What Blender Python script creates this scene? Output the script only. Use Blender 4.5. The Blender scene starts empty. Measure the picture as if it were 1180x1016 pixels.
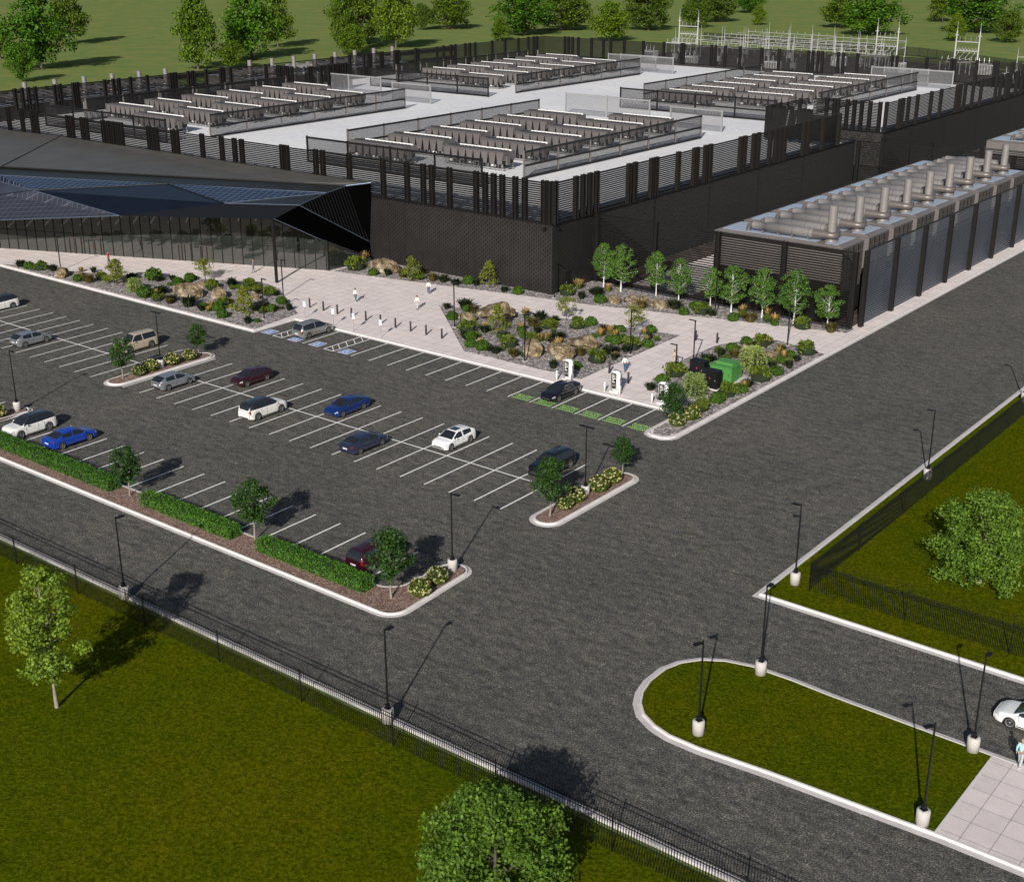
import bpy, bmesh, math, random
from math import radians as R, sin, cos, pi, sqrt
from mathutils import Vector, Matrix, noise
random.seed(7)
scene = bpy.context.scene
col = scene.collection
# ------------------------------------------------------------------ camera
ROT = Matrix(((0.7874516981556603, -0.22251866467726744, 0.5748088960185052),
              (0.6163758322601365, 0.2855043624409861, -0.7338719864069869),
              (-0.0008102329238561156, 0.9321870535989071, 0.3619760221688686)))
CAMZ = 43.5
cd = bpy.data.cameras.new('camera'); cam = bpy.data.objects.new('camera', cd); col.objects.link(cam)
cam.matrix_world = Matrix.Translation((0, 0, CAMZ)) @ ROT.to_4x4()
cd.sensor_width = 36; cd.lens = 1520.2 / 1180 * 36; cd.clip_start = 1; cd.clip_end = 5000
scene.camera = cam
def px_of(x, y, z=0):
    v = ROT.transposed() @ Vector((x, y, z - CAMZ)); return 590 + 1520.2 * v.x / -v.z, 508 - 1520.2 * v.y / -v.z
# ------------------------------------------------------------------ materials
def mat(name):
    m = bpy.data.materials.new(name); m.use_nodes = True; nt = m.node_tree
    return m, nt, nt.nodes['Principled BSDF']
def N(nt, t, **kw):
    n = nt.nodes.new(t)
    for k, v in kw.items():
        if k in n.inputs: n.inputs[k].default_value = v
        else: setattr(n, k, v)
    return n
def ramp(nt, fac, stops):
    r = nt.nodes.new('ShaderNodeValToRGB'); e = r.color_ramp.elements
    while len(e) < len(stops): e.new(.5)
    for i, (p, c) in enumerate(stops):
        e[i].position = p; e[i].color = (*c, 1) if len(c) == 3 else c
    nt.links.new(fac, r.inputs[0]); return r.outputs[0]
def coords(nt, scale=(1, 1, 1), kind='Object'):
    tc = nt.nodes.new('ShaderNodeTexCoord'); mp = nt.nodes.new('ShaderNodeMapping')
    mp.inputs['Scale'].default_value = scale; nt.links.new(tc.outputs[kind], mp.inputs[0]); return mp.outputs[0]
def noise_t(nt, vec, scale, detail=4, rough=.6):
    n = N(nt, 'ShaderNodeTexNoise'); n.inputs['Scale'].default_value = scale; n.inputs['Detail'].default_value = detail
    n.inputs['Roughness'].default_value = rough; nt.links.new(vec, n.inputs['Vector']); return n.outputs['Fac']
def mixc(nt, a, b, fac, mode='MIX'):
    m = nt.nodes.new('ShaderNodeMix'); m.data_type = 'RGBA'; m.blend_type = mode
    for s, i in ((fac, 0), (a, 6), (b, 7)):
        if hasattr(s, 'is_output'): nt.links.new(s, m.inputs[i])
        else: m.inputs[i].default_value = s if i == 0 else (*s, 1)
    return m.outputs[2]
def mth(nt, op, a, b=0.):
    m = nt.nodes.new('ShaderNodeMath'); m.operation = op
    for s, i in ((a, 0), (b, 1)):
        if hasattr(s, 'is_output'): nt.links.new(s, m.inputs[i])
        else: m.inputs[i].default_value = s
    return m.outputs[0]
def bump(nt, bs, h, strength=.4, dist=.02):
    b = nt.nodes.new('ShaderNodeBump'); b.inputs['Strength'].default_value = strength; b.inputs['Distance'].default_value = dist
    nt.links.new(h, b.inputs['Height']); nt.links.new(b.outputs[0], bs.inputs['Normal'])
def simple(name, c, rough=.6, metal=0., var=.15, vs=2., bmp=0., coat=0.):
    m, nt, bs = mat(name); v = coords(nt)
    n = noise_t(nt, v, vs, 5)
    lo = tuple(x * (1 - var) for x in c); hi = tuple(min(1, x * (1 + var)) for x in c)
    nt.links.new(ramp(nt, n, [(.3, lo), (.7, hi)]), bs.inputs['Base Color'])
    bs.inputs['Roughness'].default_value = rough; bs.inputs['Metallic'].default_value = metal
    if coat: bs.inputs['Coat Weight'].default_value = coat; bs.inputs['Coat Roughness'].default_value = .05
    if bmp: bump(nt, bs, noise_t(nt, v, vs * 6, 4), bmp, .03)
    return m
def island_var(nt, c, amt):
    g = nt.nodes.new('ShaderNodeNewGeometry'); oi = nt.nodes.new('ShaderNodeObjectInfo')
    a = ramp(nt, g.outputs['Random Per Island'], [(0, tuple(x * (1 - amt) for x in c)), (.5, c), (1, (min(1, c[0] * (1 + amt * 1.3)), min(1, c[1] * (1 + amt)), c[2]))])
    b = ramp(nt, oi.outputs['Random'], [(0, (.8, .85, .8)), (1, (1.12, 1.08, 1.0))])
    return mixc(nt, a, b, 1., 'MULTIPLY')
def leaf_mat(name, c, amt=.45, trans=.35, rough=.55):
    m, nt, bs = mat(name); cc = island_var(nt, c, amt)
    nt.links.new(cc, bs.inputs['Base Color']); bs.inputs['Roughness'].default_value = rough
    bs.inputs['Specular IOR Level'].default_value = .3
    tr = nt.nodes.new('ShaderNodeBsdfTranslucent'); nt.links.new(mixc(nt, cc, (1.0, 1.0, .35), 1., 'MULTIPLY'), tr.inputs[0])
    mx = nt.nodes.new('ShaderNodeMixShader'); mx.inputs[0].default_value = trans
    nt.links.new(bs.outputs[0], mx.inputs[1]); nt.links.new(tr.outputs[0], mx.inputs[2])
    nt.links.new(mx.outputs[0], nt.nodes['Material Output'].inputs[0]); return m
def asphalt_mat():
    m, nt, bs = mat('asphalt'); v = coords(nt)
    stv = nt.nodes.new('ShaderNodeMapping'); stv.inputs['Rotation'].default_value = (0, 0, R(-38)); stv.inputs['Scale'].default_value = (.4, 1.3, 1); nt.links.new(nt.nodes['Texture Coordinate'].outputs['Object'], stv.inputs[0])
    streak = noise_t(nt, stv.outputs[0], 1.3, 6, .72)
    fine = noise_t(nt, v, 9.5, 3, .85)
    mid = noise_t(nt, coords(nt, (1.0, 1.0, 1.0)), 1.9, 5, .65)
    big = noise_t(nt, v, .08, 3, .5)
    vo = N(nt, 'ShaderNodeTexVoronoi'); vo.inputs['Scale'].default_value = 10.5; nt.links.new(v, vo.inputs['Vector'])
    a = ramp(nt, fine, [(.36, (.024, .0238, .0228)), (.5, (.087, .084, .079)), (.64, (.25, .239, .22))])
    b = ramp(nt, mid, [(.3, (.62, .62, .63)), (.72, (1.4, 1.38, 1.33))])
    c = ramp(nt, big, [(.3, (.88, .89, .9)), (.7, (1.1, 1.09, 1.07))])
    x = mixc(nt, mixc(nt, a, b, 1., 'MULTIPLY'), c, 1., 'MULTIPLY')
    x = mixc(nt, x, ramp(nt, streak, [(.38, (.70, .71, .73)), (.60, (1.22, 1.20, 1.15))]), 1., 'MULTIPLY')
    sp = ramp(nt, vo.outputs['Color'], [(.0, (.75, .75, .75)), (.8, (1.02, 1.02, 1.02)), (.93, (1.7, 1.67, 1.6))])
    x = mixc(nt, x, sp, 1., 'MULTIPLY')
    nt.links.new(x, bs.inputs['Base Color']); bs.inputs['Roughness'].default_value = .9
    bs.inputs['Specular IOR Level'].default_value = .25
    bump(nt, bs, fine, .5, .03); return m
def grass_mat(name, lo, mid, hi, sc=1.0):
    m, nt, bs = mat(name); v = coords(nt)
    f = noise_t(nt, v, 5.5 * sc, 4, .75); b = noise_t(nt, v, .55 * sc, 5, .6); bb = noise_t(nt, v, .09, 3, .5)
    a = ramp(nt, f, [(.32, lo), (.5, mid), (.72, hi)])
    c = ramp(nt, b, [(.3, (.84, .93, .9)), (.55, (1., 1., 1.)), (.75, (1.16, 1.05, 1.0))])
    d = ramp(nt, bb, [(.35, (.85, .95, .9)), (.65, (1.15, 1.03, 1.))])
    nt.links.new(mixc(nt, mixc(nt, a, c, 1., 'MULTIPLY'), d, 1., 'MULTIPLY'), bs.inputs['Base Color'])
    bs.inputs['Roughness'].default_value = 1.; bs.inputs['Specular IOR Level'].default_value = 0.
    bump(nt, bs, f, .9, .08); return m
def paving_mat(name, c, sx, sy, ox=0, oy=0):
    m, nt, bs = mat(name); v = coords(nt)
    sep = nt.nodes.new('ShaderNodeSeparateXYZ'); nt.links.new(v, sep.inputs[0])
    def line(o, s, off):
        f = mth(nt, 'FRACT', mth(nt, 'DIVIDE', mth(nt, 'ADD', o, off + 1000 * s), s)); return mth(nt, 'LESS_THAN', f, .035 / s * 1.0)
    ln = mth(nt, 'MAXIMUM', line(sep.outputs[0], sx, ox), line(sep.outputs[1], sy, oy))
    # slab to slab variation
    wn = nt.nodes.new('ShaderNodeTexWhiteNoise'); wn.noise_dimensions = '2D'
    cx = nt.nodes.new('ShaderNodeCombineXYZ')
    nt.links.new(mth(nt, 'FLOOR', mth(nt, 'DIVIDE', mth(nt, 'ADD', sep.outputs[0], ox + 1000 * sx), sx)), cx.inputs[0])
    nt.links.new(mth(nt, 'FLOOR', mth(nt, 'DIVIDE', mth(nt, 'ADD', sep.outputs[1], oy + 1000 * sy), sy)), cx.inputs[1])
    nt.links.new(cx.outputs[0], wn.inputs[0])
    a = ramp(nt, wn.outputs[0], [(0, tuple(x * .93 for x in c)), (1, tuple(x * 1.05 for x in c))])
    b = ramp(nt, noise_t(nt, v, 1.2, 6, .7), [(.3, (.9, .9, .91)), (.7, (1.06, 1.05, 1.04))])
    x = mixc(nt, mixc(nt, a, b, 1., 'MULTIPLY'), (.14, .13, .13), mth(nt, 'MULTIPLY', ln, .8))
    nt.links.new(x, bs.inputs['Base Color']); bs.inputs['Roughness'].default_value = .8; return m
def gravel_mat(name, cols, sc, b=.8):
    m, nt, bs = mat(name); v = coords(nt)
    vo = N(nt, 'ShaderNodeTexVoronoi'); vo.inputs['Scale'].default_value = sc; nt.links.new(v, vo.inputs['Vector'])
    sp = nt.nodes.new('ShaderNodeSeparateColor'); nt.links.new(vo.outputs['Color'], sp.inputs[0])
    a = ramp(nt, sp.outputs[0], cols)
    e = ramp(nt, vo.outputs['Distance'], [(.3, (1, 1, 1)), (.8, (.45, .43, .43))])
    n = ramp(nt, noise_t(nt, v, .8, 4), [(.3, (.8, .8, .8)), (.7, (1.15, 1.15, 1.15))])
    nt.links.new(mixc(nt, mixc(nt, a, e, 1., 'MULTIPLY'), n, 1., 'MULTIPLY'), bs.inputs['Base Color'])
    bs.inputs['Roughness'].default_value = .9; bump(nt, bs, vo.outputs['Distance'], b, .06); return m
def mesh_mat(name, c, k, cover=.35, diag=True):
    # woven wire: holes are really transparent
    m, nt, bs = mat(name); v = coords(nt); sep = nt.nodes.new('ShaderNodeSeparateXYZ'); nt.links.new(v, sep.inputs[0])
    h = mth(nt, 'ADD', sep.outputs[0], sep.outputs[1]); z = sep.outputs[2]
    def ln(e): return mth(nt, 'LESS_THAN', mth(nt, 'FRACT', mth(nt, 'MULTIPLY', mth(nt, 'ADD', e, 2000.), k)), cover)
    if diag: f = mth(nt, 'MAXIMUM', ln(mth(nt, 'ADD', h, z)), ln(mth(nt, 'SUBTRACT', h, z)))
    else: f = mth(nt, 'MAXIMUM', ln(h), ln(z))
    bs.inputs['Base Color'].default_value = (*c, 1); bs.inputs['Roughness'].default_value = .5; bs.inputs['Metallic'].default_value = .3
    tr = nt.nodes.new('ShaderNodeBsdfTransparent'); mx = nt.nodes.new('ShaderNodeMixShader')
    nt.links.new(f, mx.inputs[0]); nt.links.new(tr.outputs[0], mx.inputs[1]); nt.links.new(bs.outputs[0], mx.inputs[2])
    nt.links.new(mx.outputs[0], nt.nodes['Material Output'].inputs[0]); return m
def grid_mat(name, base, line, kx, ky, rough=.25, w=.1, metal=.4, spec=.5):
    m, nt, bs = mat(name); v = coords(nt); sep = nt.nodes.new('ShaderNodeSeparateXYZ'); nt.links.new(v, sep.inputs[0])
    # rotated to run with the glass front
    a = mth(nt, 'ADD', mth(nt, 'MULTIPLY', sep.outputs[0], .923), mth(nt, 'MULTIPLY', sep.outputs[1], .385))
    b = mth(nt, 'ADD', mth(nt, 'MULTIPLY', sep.outputs[0], -.385), mth(nt, 'MULTIPLY', sep.outputs[1], .923))
    def ln(e, k): return mth(nt, 'LESS_THAN', mth(nt, 'FRACT', mth(nt, 'MULTIPLY', mth(nt, 'ADD', e, 2000.), k)), w)
    f = mth(nt, 'MAXIMUM', ln(a, kx) if kx else 0., ln(b, ky) if ky else 0.)
    c = ramp(nt, noise_t(nt, v, .35, 3), [(.3, tuple(x * .8 for x in base)), (.7, tuple(x * 1.2 for x in base))])
    nt.links.new(mixc(nt, c, line, f), bs.inputs['Base Color']); bs.inputs['Roughness'].default_value = rough
    bs.inputs['Metallic'].default_value = metal; return m
def perf_mat():
    m, nt, bs = mat('perforated_panel'); v = coords(nt); sep = nt.nodes.new('ShaderNodeSeparateXYZ'); nt.links.new(v, sep.inputs[0])
    h = mth(nt, 'ADD', sep.outputs[0], sep.outputs[1])
    hx = mth(nt, 'MULTIPLY', mth(nt, 'ADD', h, 2000.), 1 / .36)
    z = mth(nt, 'ADD', mth(nt, 'MULTIPLY', mth(nt, 'ADD', sep.outputs[2], 50.), 1 / .56), mth(nt, 'MULTIPLY', mth(nt, 'MODULO', mth(nt, 'FLOOR', hx), 2.), .5))
    d = mth(nt, 'ADD', mth(nt, 'POWER', mth(nt, 'SUBTRACT', mth(nt, 'FRACT', hx), .5), 2.), mth(nt, 'MULTIPLY', mth(nt, 'POWER', mth(nt, 'SUBTRACT', mth(nt, 'FRACT', z), .5), 2.), .5))
    hole = mth(nt, 'LESS_THAN', d, .042)
    seam = mth(nt, 'LESS_THAN', mth(nt, 'FRACT', mth(nt, 'MULTIPLY', mth(nt, 'ADD', h, 2000.), 1 / 3.05)), .012)
    c = ramp(nt, noise_t(nt, v, .6, 4), [(.3, (.024, .0222, .0222)), (.7, (.035, .0325, .0325))])
    nt.links.new(mixc(nt, c, (.006, .005, .005), mth(nt, 'MAXIMUM', hole, seam)), bs.inputs['Base Color'])
    bs.inputs['Roughness'].default_value = .45; bs.inputs['Metallic'].default_value = .3; return m
def rock_wall_mat():
    m, nt, bs = mat('split_face_wall'); v = coords(nt)
    n1 = noise_t(nt, v, 3.6, 3, .85)
    c = ramp(nt, n1, [(.36, (.004, .0036, .0036)), (.52, (.015, .0135, .0133)), (.66, (.065, .059, .057))])
    nt.links.new(c, bs.inputs['Base Color']); bs.inputs['Roughness'].default_value = .6; bump(nt, bs, n1, 1., .25); return m
def rock_mat():
    m, nt, bs = mat('boulder_rock'); v = coords(nt)
    n1 = noise_t(nt, v, 2.2, 7, .7); n2 = noise_t(nt, v, .9, 4, .5)
    c = ramp(nt, n1, [(.38, (.03, .025, .018)), (.46, (.17, .14, .095)), (.56, (.38, .32, .23)), (.70, (.66, .60, .49))])
    d = ramp(nt, n2, [(.35, (1., .85, .6)), (.65, (1., 1., 1.02))])
    nt.links.new(mixc(nt, c, d, 1., 'MULTIPLY'), bs.inputs['Base Color']); bs.inputs['Roughness'].default_value = .9
    bump(nt, bs, n1, 1., .5)
    vo = N(nt, 'ShaderNodeTexVoronoi'); vo.feature = 'DISTANCE_TO_EDGE'; vo.inputs['Scale'].default_value = 1.5
    ad = nt.nodes.new('ShaderNodeVectorMath'); ad.operation = 'ADD'; nv = nt.nodes.new('ShaderNodeTexNoise'); nv.inputs['Scale'].default_value = 1.6; nt.links.new(v, nv.inputs['Vector']); nt.links.new(v, ad.inputs[0]); nt.links.new(nv.outputs['Color'], ad.inputs[1]); nt.links.new(ad.outputs[0], vo.inputs['Vector'])
    ck = ramp(nt, vo.outputs['Distance'], [(.0, (.4, .36, .3)), (.05, (1, 1, 1))])
    nt.links.new(mixc(nt, mixc(nt, c, d, 1., 'MULTIPLY'), ck, 1., 'MULTIPLY'), bs.inputs['Base Color'])
    return m
def deck_mat():
    m, nt, bs = mat('white_roof_membrane'); v = coords(nt)
    a = ramp(nt, noise_t(nt, v, .9, 6, .75), [(.3, (.68, .68, .68)), (.7, (.86, .86, .86))])
    b = ramp(nt, noise_t(nt, v, .05, 3, .6), [(.35, (.9, .9, .93)), (.65, (1, 1, 1))])
    nt.links.new(mixc(nt, a, b, 1., 'MULTIPLY'), bs.inputs['Base Color']); bs.inputs['Roughness'].default_value = .8; return m
def roof_metal_mat(name, base, rough, lines=True, metal=.6):
    m, nt, bs = mat(name); v = coords(nt)
    c = ramp(nt, noise_t(nt, v, .25, 4), [(.3, tuple(x * .85 for x in base)), (.7, tuple(x * 1.12 for x in base))])
    nt.links.new(c, bs.inputs['Base Color']); bs.inputs['Roughness'].default_value = rough; bs.inputs['Metallic'].default_value = metal
    bump(nt, bs, noise_t(nt, v, 3.5, 3), .15, .02); return m
def paint(name, c, rough=.25, metal=.0, coat=1.):
    m = simple(name, c, rough, metal, .03, 1.5, 0, coat); return m

M = {}
M['asphalt'] = asphalt_mat()
M['lawn'] = grass_mat('lawn_grass', (.020, .029, .0007), (.063, .079, .0016), (.145, .15, .006))
M['field'] = grass_mat('field_grass', (.15, .19, .062), (.168, .21, .07), (.19, .23, .082), .4)
M['paving'] = paving_mat('plaza_paving', (.76, .68, .66), 1.52, 1.52, .0, .0)
M['ramp_paving'] = paving_mat('ramp_paving', (.67, .60, .585), 1.55, 1.5, .75, .6)
M['kerb'] = simple('kerb_concrete', (.62, .585, .58), .8, 0, .1, .8, .1)
M['gutter'] = simple('gutter_concrete', (.52, .49, .485), .85, 0, .12, .8, .1)
M['bed_gravel'] = gravel_mat('bed_gravel', [(0, (.12, .105, .10)), (.5, (.33, .30, .295)), (1, (.68, .63, .61))], 5)
M['mulch'] = gravel_mat('bark_mulch', [(0, (.15, .09, .07)), (.5, (.30, .19, .15)), (1, (.46, .32, .26))], 9)
M['dark_gravel'] = gravel_mat('dark_gravel', [(0, (.02, .02, .025)), (.6, (.05, .05, .06)), (1, (.14, .14, .16))], 6)
M['sub_ground'] = gravel_mat('substation_gravel', [(0, (.06, .042, .036)), (1, (.105, .075, .066))], .7, .3)
M['paint_line'] = simple('road_paint_white', (.85, .84, .82), .7, 0, .12, 3)
M['green_paint'] = simple('road_paint_green', (.36, .75, .16), .7, 0, .15, 3)
M['blue_paint'] = simple('road_paint_blue', (.2, .3, .65), .7, 0, .08, 3)
M['perf'] = perf_mat(); M['rockwall'] = rock_wall_mat(); M['rock'] = rock_mat(); M['deck'] = deck_mat()
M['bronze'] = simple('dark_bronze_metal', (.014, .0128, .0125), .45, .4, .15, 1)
M['bronze_hi'] = simple('bronze_metal', (.018, .0162, .0157), .45, .4, .12, 1)
M['slat_sky_tint'] = simple('louver_slat_sky_tint', (.15, .17, .21), .4, .4, .12, .3); M['sub_steel'] = simple('substation_steel', (.52, .52, .52), .5, .3, .1, 1)  # road fence slats: reflected sky put into their bluish base colour
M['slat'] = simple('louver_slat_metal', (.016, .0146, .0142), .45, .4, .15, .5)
M['black'] = simple('black_metal', (.012, .012, .013), .45, .3, .15, 1)
M['door_bronze'] = simple('door_bronze', (.09, .065, .06), .5, .3)
M['cable'] = simple('black_rubber', (.01, .01, .01), .7)
M['taupe'] = simple('taupe_painted_steel', (.165, .148, .143), .5, .1, .1, .7)
M['chiller_body'] = simple('chiller_body', (.135, .122, .119), .5, .1, .1, .7)
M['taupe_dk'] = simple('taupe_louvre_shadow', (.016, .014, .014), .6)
M['pipe'] = simple('exhaust_pipe_steel', (.29, .272, .266), .4, .3, .08, .9)
M['pipe_dk'] = simple('exhaust_elbow_steel', (.15, .13, .122), .4, .25, .08, .9)
M['sky_tint_roof'] = simple('pale_roof_panel', (.43, .50, .60), .3, .2, .08, .5)  # generator roof panels: sky reflection painted in as pale blue
M['white_metal'] = simple('white_painted_steel', (.78, .78, .77), .4, 0, .05, 1)
M['grey_metal'] = simple('galvanised_steel', (.42, .42, .42), .4, .5, .1, 1)
M['fan'] = simple('fan_black', (.015, .015, .017), .6)
M['meshdark'] = mesh_mat('chainlink_dark', (.022, .021, .022), 4.6, .38)
M['meshgrey'] = mesh_mat('screen_mesh_grey', (.22, .22, .23), 6.3, .27)
M['picket'] = simple('black_fence_paint', (.012, .0125, .012), .45, .3)
M['conc_base'] = simple('lamp_base_concrete', (.52, .49, .47), .85, 0, .1, 3, .15)
M['lobby_roof'] = roof_metal_mat('lobby_roof_membrane', (.11, .105, .095), .5, metal=.25)
M['ribbed'] = grid_mat('ribbed_dark_metal', (.022, .025, .022), (.05, .056, .05), 0, 1.6, .4, .2)
M['solar'] = grid_mat('solar_panel', (.012, .02, .045), (.24, .29, .40), 1 / .95, 1 / .95, .16, .085, .5)
M['solar2'] = grid_mat('grey_facet_panel', (.06, .065, .085), (.17, .18, .23), 1 / .95, 1 / .95, .3, .07, .5)
M['facet'] = grid_mat('dark_blue_facet', (.007, .0095, .018), (.012, .016, .028), 1 / 1.5, 1 / 1.75, .32, .03, .35)
M['fascia'] = roof_metal_mat('black_fascia', (.0045, .005, .007), .6, metal=.1)
M['edge'] = simple('facet_edge_trim', (.16, .2, .28), .3, .6)
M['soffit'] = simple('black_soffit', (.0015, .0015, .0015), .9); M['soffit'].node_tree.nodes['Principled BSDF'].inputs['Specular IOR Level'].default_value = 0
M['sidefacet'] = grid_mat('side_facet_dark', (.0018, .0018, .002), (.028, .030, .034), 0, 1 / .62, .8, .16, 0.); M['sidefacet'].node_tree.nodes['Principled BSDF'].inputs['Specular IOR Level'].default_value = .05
def glass_wall():
    m, nt, bs = mat('facade_glass'); v = coords(nt)
    c = ramp(nt, noise_t(nt, v, .12, 2), [(.3, (.016, .019, .017)), (.7, (.034, .038, .034))])
    nt.links.new(c, bs.inputs['Base Color']); bs.inputs['Roughness'].default_value = .03
    bs.inputs['IOR'].default_value = 2.1; return m
M['glasswall'] = glass_wall()
def emis(name, c, s):
    m, nt, bs = mat(name); bs.inputs['Base Color'].default_value = (*c, 1)
    bs.inputs['Emission Color'].default_value = (*c, 1); bs.inputs['Emission Strength'].default_value = s; return m
M['soffit_light'] = emis('soffit_light', (1, .96, .9), 2.2)
M['carglass'] = simple('car_glass', (.014, .016, .019), .04, 0, .05, 1, 0, 1.)
M['tyre'] = simple('tyre_rubber', (.014, .014, .014), .8)
M['rim_dark'] = simple('rim_dark_alloy', (.30, .30, .31), .35, .4)
M['rim_light'] = simple('rim_silver_alloy', (.45, .45, .46), .3, .8)
M['carblack'] = simple('car_black_trim', (.012, .012, .013), .4)
M['headlight'] = simple('headlight_glass', (.62, .64, .66), .1, .3)
M['taillight'] = simple('taillight_red', (.16, .006, .008), .2)
M['plate'] = simple('licence_plate', (.6, .6, .6), .5)
for k, c, mt in (('white', (.78, .77, .74), 0), ('purewhite', (.84, .84, .84), 0), ('silver', (.42, .44, .47), .7), ('beige', (.52, .44, .33), .2), ('maroon', (.045, .004, .012), .3),
                 ('blue', (.006, .035, .20), .4), ('brightblue', (.008, .055, .42), .2), ('navy', (.04, .05, .10), .5), ('black', (.007, .008, .012), .3), ('pearl', (.36, .36, .35), .6), ('roofdark', (.03, .035, .042), .3)):
    M['car_' + k] = paint('car_paint_' + k, c, .3, mt)
M['bark'] = simple('tree_bark', (.10, .08, .06), .9, 0, .3, 8, .5)
M['bark_grey'] = simple('grey_bark', (.27, .24, .20), .9, 0, .3, 8, .5)
M['birchbark'] = simple('birch_bark', (.66, .65, .63), .8, 0, .2, 5, .3)
M['leaf_maple'] = leaf_mat('leaf_fresh_green', (.17, .27, .03), .4, .35)
M['leaf_bright'] = leaf_mat('leaf_bright_green', (.13, .235, .03), .5, .35)
M['leaf_dark'] = leaf_mat('leaf_dark_green', (.032, .085, .014), .5, .25)
M['leaf_birch'] = leaf_mat('leaf_birch_green', (.10, .215, .04), .45, .3)
M['leaf_bga'] = leaf_mat('leaf_far_green', (.065, .16, .008), .45, .3)
M['leaf_bgb'] = leaf_mat('leaf_far_olive', (.09, .15, .010), .45, .3)
M['leaf_bgc'] = leaf_mat('leaf_far_light', (.12, .20, .012), .45, .35)
M['hedge'] = leaf_mat('leaf_hedge', (.065, .19, .013), .55, .2)
M['leafG'] = leaf_mat('leaf_round_shrub', (.055, .125, .010), .45, .2)
M['leafJ'] = leaf_mat('leaf_olive_shrub', (.105, .15, .018), .5, .25)
M['leafD'] = leaf_mat('leaf_dark_spiky', (.022, .034, .016), .6, .15)
M['leafB'] = leaf_mat('leaf_brown_grass', (.12, .105, .035), .5, .25)
M['leafF'] = leaf_mat('flower_orange', (.50, .34, .15), .4, .3)
M['leafW'] = leaf_mat('leaf_pale_weeping', (.30, .38, .13), .35, .3)
M['leafY'] = leaf_mat('leaf_yellow_green', (.20, .24, .035), .4, .35)
M['leafFl'] = leaf_mat('leaf_flower_bush', (.08, .12, .015), .5, .25)
M['flower'] = leaf_mat('flower_cream', (.62, .58, .33), .2, .3)
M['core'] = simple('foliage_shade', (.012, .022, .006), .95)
M['skin'] = simple('skin', (.42, .24, .17), .6)
M['hair_d'] = simple('hair_dark', (.02, .014, .01), .7); M['hair_l'] = simple('hair_fair', (.35, .26, .16), .7)
def cloth(n, c): M[n] = simple(n, c, .9, 0, .1, 12)
for n, c in (('cloth_red', (.5, .025, .03)), ('cloth_white', (.72, .72, .7)), ('cloth_lightblue', (.38, .62, .68)), ('cloth_jeans', (.04, .09, .2)), ('cloth_grey', (.2, .19, .24)), ('cloth_palegrey', (.42, .43, .45)),
             ('cloth_dark', (.03, .03, .04)), ('cloth_beige', (.5, .42, .32)), ('cloth_teal', (.06, .14, .17)), ('shoe', (.03, .03, .03)), ('shoe_white', (.6, .6, .6))): cloth(n, c)
M['charger'] = paint('charger_white', (.82, .83, .83), .3)
M['screen'] = simple('charger_display', (.012, .012, .014), .15)
M['trans_green'] = simple('transformer_green', (.075, .25, .06), .45, 0, .06, 1)
M['bollard'] = simple('bollard_dark', (.035, .025, .03), .5)
M['red'] = simple('warning_red', (.5, .03, .03), .5)
M['sign_blue'] = simple('sign_pale_blue', (.45, .6, .85), .4)
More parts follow.
